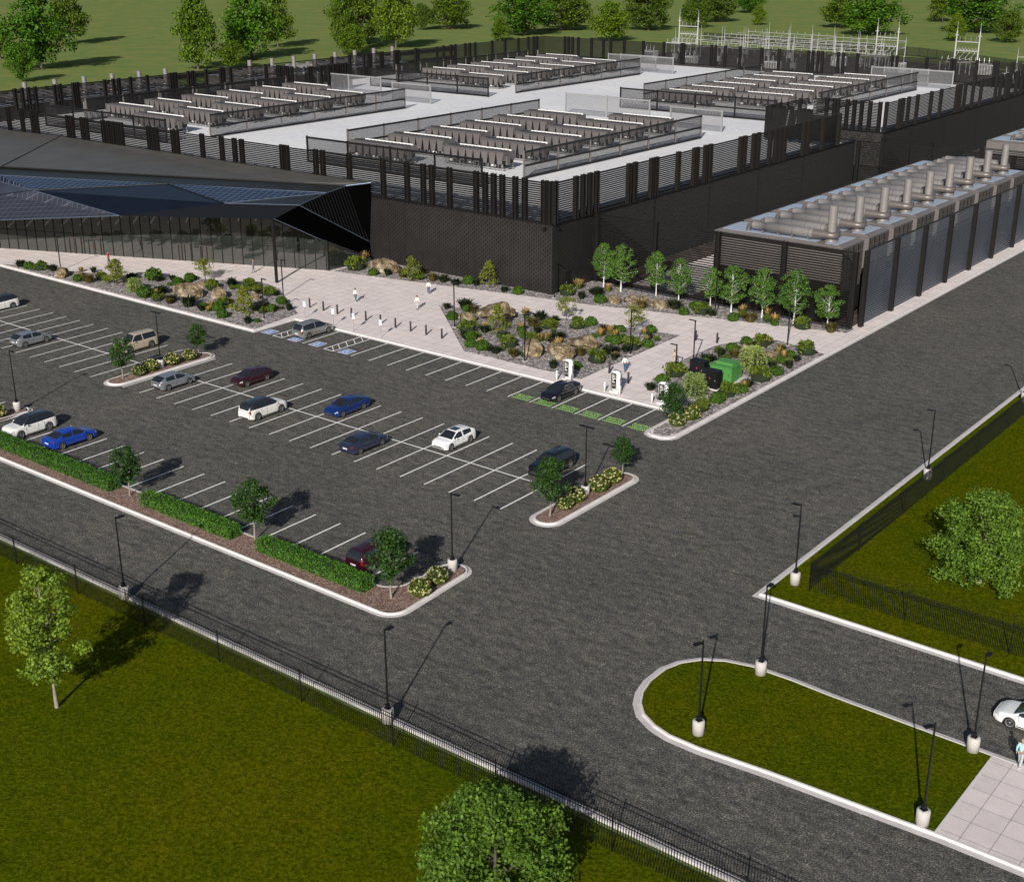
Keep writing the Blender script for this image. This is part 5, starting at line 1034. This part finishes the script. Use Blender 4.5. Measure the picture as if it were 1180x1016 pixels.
person(-105.3, 115.7, R(-70), 'person in a pale top, dark trousers and white shoes nearest the bollard row', 'cloth_white', 'cloth_palegrey', 'hair_d', .15, 'shoe')
person(-109.0, 122.0, R(-60), 'person in pale blue near the boulder bed before the perforated wall', 'cloth_white', 'cloth_jeans', 'hair_d', .15, 'shoe_white')
person(-71.9, 111.0, R(110), 'person in a white shirt and blue jeans striding behind the middle charger', 'cloth_white', 'cloth_jeans', 'hair_d', .32)
person(-69.0, 116.1, R(60), 'person dressed all in beige beside the short path light', 'cloth_beige', 'cloth_beige', 'hair_l', .15)
person(-15.9, 65.9, R(80), 'man in a light blue shirt and grey trousers walking at the right picture edge', 'cloth_lightblue', 'cloth_palegrey', 'hair_l', .2, 'shoe_white', 'long', 1.82)
# ------------------------------------------------------------------ vegetation
def rdir(r):
    while True:
        v = Vector((r.uniform(-1, 1), r.uniform(-1, 1), r.uniform(-1, 1)))
        if .05 < v.length < 1: return v.normalized()
def leaf(mb, p, s, r, key, out=None, up=.5, asp=.62):
    nrm = rdir(r)
    if out is not None: nrm = (nrm * .75 + out * .7 + Vector((0, 0, up))).normalized()
    a = nrm.cross(rdir(r)).normalized(); b = nrm.cross(a)
    s = s * r.uniform(.65, 1.25)
    mb.add([p - a * s * .5, p + b * s * asp * .5 - a * s * .02, p + a * s * .5, p - b * s * asp * .5 - a * s * .02], [(0, 1, 2, 3)], key)
def crown(name, key, prof, H, Rr, z0, nclump, nleaf, size, seed, cr=.3, squash=.8, key2=None, fill=.55):
    # prof(t) -> relative radius at relative height t; clumps spread through the volume, leaves fill the clumps
    r = random.Random(seed); mb = MB(); cl = []
    for i in range(nclump):
        t = r.random() ** .9; a = r.uniform(0, 2 * pi); rad = Rr * prof(t) * (r.random() ** fill)
        rad = max(0, rad - cr * Rr * .35)
        wob = 1 + .12 * sin(3 * a + seed) + .08 * sin(5 * a + t * 7)
        cl.append((Vector((rad * cos(a) * wob, rad * sin(a) * wob, z0 + t * H)), cr * Rr * r.uniform(.6, 1.15) * (.55 + .45 * prof(t))))
    for c, q in cl:
        n = int(nleaf / nclump * (q / (cr * Rr)) ** 1.2 * 1.2)
        k = key2 if key2 and r.random() < .3 else key
        for j in range(n):
            d = rdir(r); f = r.random() ** .45
            p = c + Vector((d.x * q * f, d.y * q * f, d.z * q * f * squash))
            leaf(mb, p, size, r, k, d)
    return mb.mesh(name), cl
def trunk(name, key, H, r0, cl, nl, seed, lean=.02, lr=.3, zs=.35):
    r = random.Random(seed); mb = MB(); pts = []; n = 7
    for i in range(n): t = i / (n - 1); pts.append((lean * H * sin(t * 3) * r.uniform(.5, 1), lean * H * sin(t * 2.2 + 1) * r.uniform(.5, 1) - lean * H * sin(1) * .75, t * H))
    mb.tube(pts, [r0 * (1.35 if i == 0 else 1 - .82 * i / (n - 1)) for i in range(n)], key, 8)
    cs = sorted(cl, key=lambda c: r.random())[:nl]
    for c, q in cs:
        t = max(zs, min(.92, (c.z / H) * r.uniform(.6, .85))); k = t * (n - 1); i = min(n - 2, int(k)); b = Vector(pts[i]).lerp(Vector(pts[i + 1]), k - i)
        m = b.lerp(c, .5) + Vector((0, 0, -.04 * H * r.random()))
        rr_ = r0 * (1 - .8 * t) * lr * 1.6
        mb.tube([b, m, c], [rr_, rr_ * .65, rr_ * .2], key, 5, False)
    return mb.mesh(name)
ov = lambda t: max(.2, sin(pi * min(1, max(0, (t * .85 + .1)))) ** .55)
cone = lambda t: max(.15, (1 - t) ** .5 * min(1, .62 + t * 2.6))
dome = lambda t: max(.15, sqrt(max(0, 1 - (t * .98) ** 2)) * min(1, .75 + t * 1.6))
def tree(name, label, cme, tme, x, y, z=.1, rz=0, sc=1, cat='tree', group=None):
    t = thing(name, label, cat, (x, y, z), rz, group, sc); inst('trunk', tme, t); inst('crown', cme, t); return t
rnd_ = lambda t: max(.25, sqrt(max(0, 1 - ((t - .36) / .68) ** 2)))
# the three big near trees
cme, cl = crown('crown', 'leaf_maple', ov, 7.3, 2.25, 1.9, 130, 9500, .215, 11, .30, .85, fill=.45)
tree('broadleaf_tree', 'young leafy tree with pale trunk alone on the lawn at the lower left', cme, trunk('trunk', 'bark_grey', 8.8, .105, cl, 30, 2, .012), -63.3, 36.6)
cme, cl = crown('crown', 'leaf_bright', rnd_, 6.1, 3.5, .8, 220, 24000, .2, 12, .24, .8, fill=.42)
tme = trunk('trunk', 'bark', 4.6, .24, cl, 22, 3, .02)
tree('broadleaf_tree', 'dense round bright green tree cut off by the bottom picture edge', cme, tme, -31.3, 38.6, .1, .5)
cme2, cl = crown('crown', 'leaf_bright', rnd_, 6.3, 3.45, .45, 230, 20000, .2, 14, .24, .8, fill=.42)
tree('broadleaf_tree', 'dense round bright green tree behind the picket fence at the right', cme2, trunk('trunk', 'bark_grey', 4.4, .2, cl, 22, 5, .02), -25.6, 86.5, .1, 1.3)
# parking trees
pts_ = [crown('crown', 'leaf_dark', ov, 3.1, 1.5, 1.5, 60, 3600, .2, 20 + i, .38, .85) for i in range(3)]
ptm = [trunk('trunk', 'bark_grey', 3.9, .07, c[1], 18, 30 + i, .02) for i, c in enumerate(pts_)]
PT = [(-86.0, 58.9, .93, 'first of three trees along the hedges, between the two left hedges'), (-71.6, 59.6, 1.08, 'second of three trees along the hedges, between the two right hedges'), (-56.9, 59.0, 1.12, 'young tree at the end of the hedges hiding the maroon car'),
      (-111.7, 77.3, .92, 'dark young tree at the near end of the middle left parking island'), (-111.9, 87.4, .76, 'dark young tree at the far end of the middle left parking island'),
      (-56.4, 76.9, 1.03, 'dark young tree at the near end of the right parking island'), (-56.6, 87.5, .74, 'dark young tree at the far end of the right parking island'), (-59.6, 100.3, .93, 'dark young tree on the kerb nose beside the last charger')]
for i, (x, y, s, l) in enumerate(PT): tree('young_tree', l, pts_[i % 3][0], ptm[i % 3], x, y, .12, i * 1.1, s, 'tree', 'dark young trees around the car park')
# birches
def birch(seed):
    cme, cl = crown('crown', 'leaf_birch', ov, 4.3, 1.75, 1.35, 100, 5600, .16, seed, .27, .9, fill=.5)
    tm = trunk('trunk', 'birchbark', 5.4, .085, cl, 40, seed + 1, .01, .32, .22); return cme, tm
BM = [birch(50), birch(60), birch(70)]
for i, (x, y, hh, w) in enumerate(BIRCH):
    tree('birch_tree', 'white trunked birch before the louvre fence, %s of nine' % ordn(i, 9), BM[i % 3][0], BM[i % 3][1], x, y, .17, i * .9, (w / 3.1, w / 3.1, hh / 5.95), 'tree', 'birches along the louvre fence')
# distant trees
def bgtree(key, seed, prof, tr=.035):
    cme, cl = crown('crown', key, prof, .82, .52, .14, 130, 9000, .045, seed, .27, .8, fill=.5)
    return cme, trunk('trunk', 'bark', .8, tr * .55, cl, 24, seed + 1, .02, .5)
BGM = {'a': [bgtree('leaf_bga', 80, dome), bgtree('leaf_bga', 81, ov)], 'b': [bgtree('leaf_bgb', 82, ov), bgtree('leaf_bgb', 83, dome)], 'c': [bgtree('leaf_bgc', 84, cone), bgtree('leaf_bgc', 85, ov)]}
BGN = {'a': 'dark green', 'b': 'olive green', 'c': 'light yellow green'}
bo_ = sorted(BGT, key=lambda b: px_of(b[1], b[2])[0])
for i, (k, x, y, w, hh) in enumerate(bo_):
    c, tm = BGM[k][i % 2]
    tree('field_tree', '%s tree in the field beyond the buildings, %s of them all' % (BGN[k], ordn(i, len(bo_)) if 0 < i < len(bo_) - 1 else ordn(i, len(bo_))) if False else '%s tree in the far field, %s counting from the left picture edge' % (BGN[k], (ORD[i] if i < 30 else 'last')), c, tm, x, y, -.12, i * 1.7, (w * 1.08, w * 1.08, hh * 1.05), 'tree', 'trees in the field beyond the buildings')
# shrubs
def ball(key, seed, n=1100, size=.14, sq=.8, rough=.12):
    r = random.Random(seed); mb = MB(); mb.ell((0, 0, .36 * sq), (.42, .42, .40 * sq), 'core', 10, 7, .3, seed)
    for i in range(n):
        d = rdir(r); f = .5 * (1 + rough * noise.noise(d * 2.5 + Vector((seed, 0, 0))) * 2) * r.uniform(.86, 1.04)
        p = Vector((d.x * f, d.y * f, .42 * sq + d.z * f * sq * .95))
        if p.z < .0: continue
        leaf(mb, p, size, r, key, d, .3)
    return mb.mesh('foliage')
def spread(key, seed, n=900, hh=.42, size=.15):
    r = random.Random(seed); mb = MB(); mb.ell((0, 0, .1), (.38, .36, hh * .55), 'core', 10, 6, .5, seed)
    for c in range(16):
        a = r.uniform(0, 2 * pi); L = r.uniform(.18, .5); zz = r.uniform(.5, 1) * hh
        for j in range(n // 16):
            t = r.random(); p = Vector((cos(a) * L * t, sin(a) * L * t, .05 + zz * (1 - (t - .5) ** 2 * 1.8))) + rdir(r) * .09
            if p.z > 0: leaf(mb, p, size, r, key, None, .8, .45)
    return mb.mesh('foliage')
def blades(key, seed, n=150, hh=.95, wd=.035, arch=.4, rad=.14, key2=None, tips=0.):
    r = random.Random(seed); mb = MB()
    for i in range(n):
        a = r.uniform(0, 2 * pi); q = r.random() ** .6; b = Vector((cos(a), sin(a), 0)); base = b * rad * q
        H_ = hh * r.uniform(.6, 1.05); o = arch * q * r.uniform(.6, 1.2); sd = Vector((-b.y, b.x, 0)) * wd * r.uniform(.7, 1.2)
        m = base + b * o * .35 + Vector((0, 0, H_ * .6)); e = base + b * o + Vector((0, 0, H_ * (1 - .35 * o)))
        k = key2 if key2 and r.random() < tips else key
        if k == key2: sd *= 1.7; e.z *= 1.3; base = m * .8 + base * .2
        mb.add([base - sd * .6, base + sd * .6, m + sd, m - sd, e], [(0, 1, 2, 3), (3, 2, 4)], k)
    return mb.mesh('foliage')
def weeping(key, seed):
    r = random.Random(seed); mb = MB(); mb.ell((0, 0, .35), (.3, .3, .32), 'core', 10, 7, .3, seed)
    for i in range(170):
        a = r.uniform(0, 2 * pi); q = r.uniform(.15, .5); top = Vector((cos(a) * q * .35, sin(a) * q * .35, r.uniform(.75, .95)))
        for j in range(16):
            t = j / 15; p = Vector((cos(a) * q * (.35 + .7 * sqrt(t)), sin(a) * q * (.35 + .7 * sqrt(t)), top.z + .1 * sin(pi * min(1, t * 2.2)) * (t < .45) - t * t * .85)) + rdir(r) * .02
            if p.z > .02: leaf(mb, p, .085, r, key, None, .2, .5)
    return mb.mesh('foliage')
def fbush(seed):
    r = random.Random(seed); mb = MB(); mb.ell((0, 0, .4), (.4, .4, .38), 'core', 10, 7, .3, seed)
    for i in range(800):
        d = rdir(r); f = .5 * r.uniform(.85, 1.05); p = Vector((d.x * f, d.y * f, .42 + d.z * f * .85))
        if p.z > 0: leaf(mb, p, .13, r, 'leafFl', d, .3)
    for i in range(70):
        d = rdir(r)
        if d.z < -.3: continue
        c = Vector((d.x * .53, d.y * .53, .43 + d.z * .47))
        for j in range(5): leaf(mb, c + rdir(r) * .03, .085, r, 'flower', d, .3, .9)
    return mb.mesh('foliage')
SHR = {'G': [ball('leafG', 1), ball('leafG', 2), ball('leafG', 3)], 'J': [spread('leafJ', 4), spread('leafJ', 5), spread('leafJ', 6)], 'D': [blades('leafD', 7, 190, .8, .04, .42, .2), blades('leafD', 8, 170, .72, .045, .5, .25), blades('leafD', 9, 200, .85, .035, .4, .2)],
       'B': [blades('leafB', 10, 230, .75, .02, .55, .2), blades('leafB', 11, 230, .7, .02, .6, .2)], 'F': [blades('leafJ', 12, 210, .9, .04, .4, .2, 'leafF', .28), blades('leafJ', 13, 210, .95, .04, .42, .2, 'leafF', .3)],
       'W': [weeping('leafW', 14)], 'f': [fbush(15), fbush(16)]}
def boulder(seed):
    r = random.Random(seed); bm = bmesh.new(); bmesh.ops.create_icosphere(bm, subdivisions=4, radius=.5)
    off = Vector((seed * 3.1, seed, 0)); planes = [(rdir(r), r.uniform(.30, .45)) for _ in range(11)]
    for v in bm.verts:
        p = v.co.copy()
        for n_, d_ in planes:
            k = p.dot(n_)
            if k > d_: p -= n_ * (k - d_) * .9
        p *= 1 + .2 * noise.noise(p * 3.5 + off) + .16 * abs(noise.noise(p * 7 + off)) + .08 * noise.noise(p * 17 + off); v.co = Vector((p.x, p.y * .8, p.z * .66 + .18))
    bm.verts.ensure_lookup_table(); mb = MB().add([v.co[:] for v in bm.verts], [[v.index for v in f.verts] for f in bm.faces], 'rock'); bm.free(); return mb.mesh('boulder')
BO = [boulder(i) for i in (1, 2, 5)]
yt = [crown('crown', 'leafY', cone, 2.3, 1.15, .25, 60, 2300, .15, 90 + i, .33, .8, fill=.4) for i in range(2)]
ytm = [trunk('trunk', 'bark', 2.5, .05, c[1], 16, 96 + i, .02, .4, .12) for i, c in enumerate(yt)]
yt2 = [crown('crown', 'leafY', ov, 1.9, 1.0, .8, 34, 1100, .15, 94, .34, .8)]; ytm2 = [trunk('trunk', 'bark', 2.5, .04, yt2[0][1], 12, 99)]
BED = {'L': 'in the left gravel bed', 'H': 'below the perforated wall', 'C': 'in the central gravel bed', 'B': 'in the bed before the birches', 'T': 'in the green transformer bed'}
SN = {'G': ('round_shrub', 'round bright green shrub', 'shrub'), 'J': ('olive_shrub', 'low olive green shrub', 'shrub'), 'D': ('spiky_shrub', 'dark spiky shrub', 'shrub'), 'B': ('ornamental_grass', 'tuft of brownish grass', 'grass tuft'),
      'F': ('flowering_plant', 'plant with orange plumes', 'flowering plant'), 'W': ('weeping_shrub', 'large pale weeping shrub', 'shrub'), 'f': ('flower_bush', 'bush with cream flowers', 'bush'),
      'R': ('boulder', 'rough tan boulder', 'boulder'), 'Y': ('small_tree', 'yellow green tree leafed to the ground', 'tree'), 'y': ('small_tree', 'yellow green tree with bare trunk', 'tree')}
rg = random.Random(5); extra = []
for k, b, x, y, s in PLANTS:
    if k in 'GDJBF' and b in 'CLT':
        for _ in range(1 if rg.random() < .5 else 2):
            a = rg.uniform(0, 6.28); q = .55 * s + rg.uniform(.25, .6); extra.append((rg.choice('JDJBBGF'), b, round(x + cos(a) * q, 1), round(y + sin(a) * q, 1), round(rg.uniform(.55, 1.05), 2)))
def inpoly(x, y, P):
    c = False
    for (xa, ya), (xb, yb) in zip(P, P[1:] + P[:1]):
        if (ya > y) != (yb > y) and x < (xb - xa) * (y - ya) / (yb - ya) + xa: c = not c
    return c
BP = {'L': [(-163, 98.6), (-116, 98.6), (-116.8, 105), (-126.1, 111), (-130.6, 111.8), (-138, 107.9), (-147.7, 102.8), (-156.2, 100.2)], 'C': [(-103, 118), (-89.6, 107.1), (-75.1, 107.1), (-75.2, 124.5), (-88, 122.2)],
      'T': [(-65, 108.3), (-62.9, 105.4), (-59.3, 104.4), (-59.0, 128.4), (-64.5, 129.8), (-67.2, 127.7), (-68, 120.1), (-67.3, 110.5)]}
PLANTS = list(PLANTS) + [e for e in extra if inpoly(e[2], e[3], BP[e[1]]) and not (-65.9 < e[2] < -59.9 and 110.9 < e[3] < 117.1)]
grp = {}
for p in PLANTS: grp.setdefault((p[0], p[1]), []).append(p)
idx = 0
for (k, b), L_ in grp.items():
    L_.sort(key=lambda p: px_of(p[2], p[3])[0]); n = len(L_)
    for i, (_, _, x, y, s) in enumerate(L_):
        idx += 1; nm, ds, cat = SN[k]; lab = '%s %s, %s' % (ds, BED[b], ('the only one' if n == 1 else '%s of %d' % (ordn(i, n), n))); rz = idx * 2.4
        g_ = {'shrub': 'shrubs', 'tree': 'small trees'}.get(cat, cat + 's') + ' ' + BED[b]
        s = min(s, 3.4 if k in 'Yy' else 9)
        if k == 'R':
            big = s > 2.6; o = inst('boulder', BO[idx % 3], None, (x, y, .1), R(-20) + (idx % 5 - 2) * .25, (s * 1.08, s * .82, s * (.72 if s > 4 else .9))); tag(o, lab, cat, g_)
            continue
        if k in 'Yy':
            c_m, t_m = (yt[idx % 2][0], ytm[idx % 2]) if k == 'Y' else (yt2[0][0], ytm2[0])
            f = s / 1.75; tree('small_tree', lab, c_m, t_m, x, y, .17, rz, (f, f, 1.28 if k == 'Y' else 1.2), 'tree', g_); continue
        v = SHR[k][idx % len(SHR[k])]; f = s * {'D': 1.12 if s < 1.6 else 1.0, 'B': 1.1, 'F': 1.2, 'J': 1.28, 'G': 1.05}.get(k, 1.0)
        tag(inst(nm, v, None, (x, y, .16), rz, (f, f, f * {'J': 1.0, 'D': .95 if s < 1.6 else .65, 'F': .8, 'W': .72}.get(k, 1.0))), lab, cat, g_)
FB = [(-55.6, 60.6, 1.75, 'cream flowered bush nearest the bare corner of the hedge island'), (-55.9, 62.7, 1.7, 'cream flowered bush next to the lamp post of the hedge island'),
      (-111.2, 78.9, 1.5, 'cream flowered bush nearest the camera in the middle left island'), (-111.4, 80.6, 1.75, 'cream flowered bush second from the camera in the middle left island'),
      (-111.4, 83.4, 1.8, 'cream flowered bush behind the lamp in the middle left island'), (-111.3, 85.6, 1.6, 'cream flowered bush farthest back in the middle left island'),
      (-56.3, 78.7, 1.55, 'cream flowered bush nearest the camera in the right island'), (-56.4, 80.5, 1.7, 'cream flowered bush just before the lamp in the right island'),
      (-56.2, 83.4, 1.9, 'cream flowered bush just behind the lamp in the right island'), (-56.3, 85.5, 1.75, 'cream flowered bush farthest back in the right island'), (-111.4, 62.9, 1.6, 'cream flowered bush beside the lamp at the left picture edge')]
for i, (x, y, s, l) in enumerate(FB): tag(inst('flower_bush', SHR['f'][i % 2], None, (x, y, .12), i * 1.3, (s * .88, s * .88, s * .82)), l, 'bush', 'cream flowered bushes in the parking islands')
# hedges
def hedge(x0, x1, label, seed):
    r = random.Random(seed); t = thing('hedge', label, 'hedge', ((x0 + x1) / 2, 58.82, .12), 0, 'clipped hedges along the lower car park edge')
    L = x1 - x0; mb = MB(); D, H_ = .6, 1.0
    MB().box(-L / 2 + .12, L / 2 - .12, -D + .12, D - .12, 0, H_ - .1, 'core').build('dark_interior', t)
    A_ = [(L * 2 * D, 't'), (L * H_, 'f'), (L * H_, 'b'), (2 * D * H_, 'l'), (2 * D * H_, 'r')]
    for ar, k in A_:
        for i in range(int(ar * 210)):
            u = r.uniform(-L / 2, L / 2); v = r.uniform(-D, D); z = r.uniform(.02, H_)
            bl_ = .07 * noise.noise(Vector((u * 1.6, v * 2, z * 2 + seed)))
            w_ = .035 * sin(u * 6.3) * 1.0
            p, o = {'t': ((u, v, H_ + bl_), (0, 0, 1)), 'f': ((u, -D - bl_ - w_, z), (0, -1, .2)), 'b': ((u, D + bl_, z), (0, 1, .2)), 'l': ((-L / 2 - bl_, v, z), (-1, 0, .2)), 'r': ((L / 2 + bl_, v, z), (1, 0, .2))}[k]
            leaf(mb, Vector(p) + rdir(r) * .045, .115, r, 'hedge', Vector(o), .1)
    mb.build('leaves', t)
hedge(-112.2, -87.9, 'long clipped hedge at the left, running out past the bright blue car', 1); hedge(-83.9, -72.9, 'middle clipped hedge between two young trees', 2); hedge(-70.0, -58.9, 'right clipped hedge ending at the tree and the flowered bushes', 3)
hedge(-128, -114.5, 'clipped hedge beyond the left picture edge', 4)
# ------------------------------------------------------------------ substation beyond the roof
struct('substation_ground', MB().poly([(-262, 340), (-20, 330), (-20, 430), (-120, 436), (-160, 458), (-275, 475)], 0, 0, 'sub_ground', False))
def gantry():
    t = thing('substation_gantry', 'gantry', 'gantry', (0, 0, 0), 0, 'gantries of the substation')
    for x in (0, 8):
        MB().tube([(x, 0, 0), (x, 0, 12.6)], [.34, .2], 'sub_steel', 8).tube([(x, 0, 12.6), (x, 0, 15.4)], [.09, .04], 'sub_steel', 6).box(x - .6, x + .6, -.15, .15, 11.1, 11.35, 'sub_steel').build('pole', t)
    b = MB()
    for z in (9.2, 6.4): b.box(.4, 7.6, -.18, .18, z, z + .28, 'sub_steel')
    for i in range(6): b.tube([(.6 + i * 1.15, 0, 6.7), (1.2 + i * 1.15, 0, 7.5), (1.7 + i * 1.15, 0, 6.7)], .07, 'sub_steel', 5)
    b.build('cross_beam', t)
    n = MB()
    for x in (1.2, 3.1, 5, 6.8):
        n.tube([(x, 0, 9.45), (x, 0, 10.9)], .07, 'grey_metal', 6); n.lathe([(.18, 0), (.22, .1), (.12, .2), (.2, .3), (.12, .4), (.18, .5)], 'grey_metal', 8, (x, 0, 5.8))
    n.build('insulator', t)
    l = MB()
    for x in (1.2, 3.1, 5, 6.8): l.tube([(x, 0, 5.9), (x + .3, -3, 4.6), (x, -6, 4.2)], .06, 'sub_steel', 5)
    l.build('conductor', t)
    e = MB()
    for y in (-4, -8):
        for x in (-.5, 3, 6.5, 10): e.box(x - .14, x + .14, y - .14, y + .14, 0, 3.6, 'sub_steel')
        e.box(-.6, 10.2, y - .14, y + .14, 3.6, 3.85, 'sub_steel')
        for x in (0, 2, 4, 6, 8, 9.5): e.tube([(x, y, 3.8), (x, y, 5.2)], [.15, .1], 'grey_metal', 6)
    e.build('switch_stand', t); return t
def rack(nx, seed):
    r = random.Random(seed); t = thing('busbar_rack', 'rack', 'busbar rack', (0, 0, 0), 0, 'busbar racks of the substation'); p = MB(); W_ = nx * 9
    for i in range(nx + 1):
        for y in (0, 16): p = MB(); p.box(i * 9 - .1, i * 9 + .1, y - .1, y + .1, 0, 7.6, 'sub_steel').tube([(i * 9, y, 7.6), (i * 9, y, 7.6 + r.choice((2.6, 3.4, 1.2)))], [.07, .03], 'sub_steel', 5).build('column', t)
    b = MB()
    for y in (0, 16):
        for z in (7.3, 5.2): b.box(0, W_, y - .07, y + .07, z, z + .12, 'sub_steel')
    for i in range(nx + 1):
        for z in (7.1, 5.0): b.box(i * 9 - .06, i * 9 + .06, 0, 16, z, z + .1, 'sub_steel')
    b.build('beam', t)
    for i in range(nx):
        for y in (0, 16):
            d = MB()
            for k in (3., 6.): d.tube([(i * 9 + k, y, 4.2), (i * 9 + k, y, 5.3)], .13, 'grey_metal', 6); d.tube([(i * 9 + k, y, 7.5), (i * 9 + k, y, 8.2)], .1, 'grey_metal', 6)
            d.build('insulator', t)
    for i in range(nx):
        for y in (-4,):
            u = MB(); x = i * 9 + 3; u.box(x - .9, x + .9, y - .6, y + .6, .9, 2.6, 'sub_steel' if (i + y) % 3 else 'grey_metal'); 
            for k in (-.6, 0, .6): u.tube([(x + k, y, 2.6), (x + k * 1.7, y, 4.1)], .1, 'grey_metal', 6)
            for k in (-.7, .7): u.box(x + k - .1, x + k + .1, y - .4, y + .4, 0, .9, 'grey_metal')
            u.build('circuit_breaker', t)
    return t
gt = gantry(); GP = [(-270, 447, 'leftmost'), (-189, 441, 'second from the left'), (-161, 439, 'third from the left'), (-118, 436, 'at the right picture edge')]
for i, (x, y, l) in enumerate(GP):
    lab = 'tall white twin pole gantry of the substation, %s' % l
    if i == 0: gt.location = (x, y, 0); gt['label'] = lab
    else: dup(gt, (x, y, 0), R(-8), lab)
for i, (nx, x, y, l) in enumerate(((4, -254, 418, 'front left one'), (4, -250, 446, 'back left one'), (3, -214, 412, 'front right one'), (3, -212, 440, 'back right one'), (1, -134, 418, 'small one at the right'))):
    t = rack(nx, i); t.location = (x, y, 0); t.rotation_euler.z = R(-4); t['label'] = 'white steel busbar rack with lightning spikes in the substation, ' + l
tb = MB().box(-2.5, 2.5, -1.6, 1.6, .4, 3.6, 'white_metal', .1); 
for k in range(6): tb.box(-2.3 + k * .85, -1.9 + k * .85, -2.3, -1.6, .8, 3.2, 'grey_metal')
for k in (-1.5, 0, 1.5): tb.tube([(k, 0, 3.6), (k, .3, 5.4)], [.22, .1], 'grey_metal', 8)
tbm = tb.mesh('power_transformer')
for i, (x, y) in enumerate(((-258, 408), (-236, 398), (-205, 398), (-196, 428), (-172, 420), (-148, 430), (-132, 408), (-112, 418))):
    tag(inst('power_transformer', tbm, None, (x, y, 0), i * .1), 'pale boxy power transformer in the substation, %s from the left' % ORD[i], 'transformer', 'power transformers of the substation')
t = thing('chainlink_fence', 'low dark chainlink fence behind the substation', 'fence', (0, 0, 0))
m = MB()
for (xa, ya), (xb, yb) in zip([(-290, 500), (-190, 482), (-142, 452), (-60, 430)], [(-190, 482), (-142, 452), (-60, 430)]):
    m.add([(xa, ya, .1), (xb, yb, .1), (xb, yb, 3.2), (xa, ya, 3.2)], [(0, 1, 2, 3)], 'meshdark')
m.build('wire_panel', t); m = MB()
for (xa, ya), (xb, yb) in zip([(-290, 500), (-190, 482), (-142, 452), (-60, 430)], [(-190, 482), (-142, 452), (-60, 430)]):
    nn = int(Vector((xb - xa, yb - ya)).length / 5)
    for i in range(nn): m.cyl(xa + (xb - xa) * i / nn, ya + (yb - ya) * i / nn, 0, 3.3, .08, 'black', 5)
m.build('posts', t)
# ------------------------------------------------------------------ light
AZ = -65.5; EL = 27.3
sd = Vector((cos(R(EL)) * cos(R(AZ)), cos(R(EL)) * sin(R(AZ)), sin(R(EL))))
sl = bpy.data.lights.new('sun', 'SUN'); so = bpy.data.objects.new('sun', sl); col.objects.link(so)
sl.energy = 5.0; sl.angle = R(.55); sl.color = (1, .95, .885); so.rotation_euler = sd.to_track_quat('Z', 'Y').to_euler(); so.location = (0, 0, 80)
wd = bpy.data.worlds.new('World'); scene.world = wd; wd.use_nodes = True; nt = wd.node_tree
sky = nt.nodes.new('ShaderNodeTexSky'); sky.sky_type = 'NISHITA'; sky.sun_disc = False; sky.sun_elevation = R(EL); sky.sun_rotation = math.atan2(sd.x, sd.y); sky.air_density = 1.0; sky.dust_density = 1.5; sky.ozone_density = 1.0
nt.links.new(sky.outputs[0], nt.nodes['Background'].inputs[0]); nt.nodes['Background'].inputs[1].default_value = .06
scene.view_settings.view_transform = 'Standard'; scene.view_settings.look = 'None'; scene.view_settings.exposure = 0; scene.view_settings.gamma = 1
scene.render.engine = 'CYCLES'; scene.cycles.transparent_max_bounces = 24; scene.cycles.max_bounces = 6
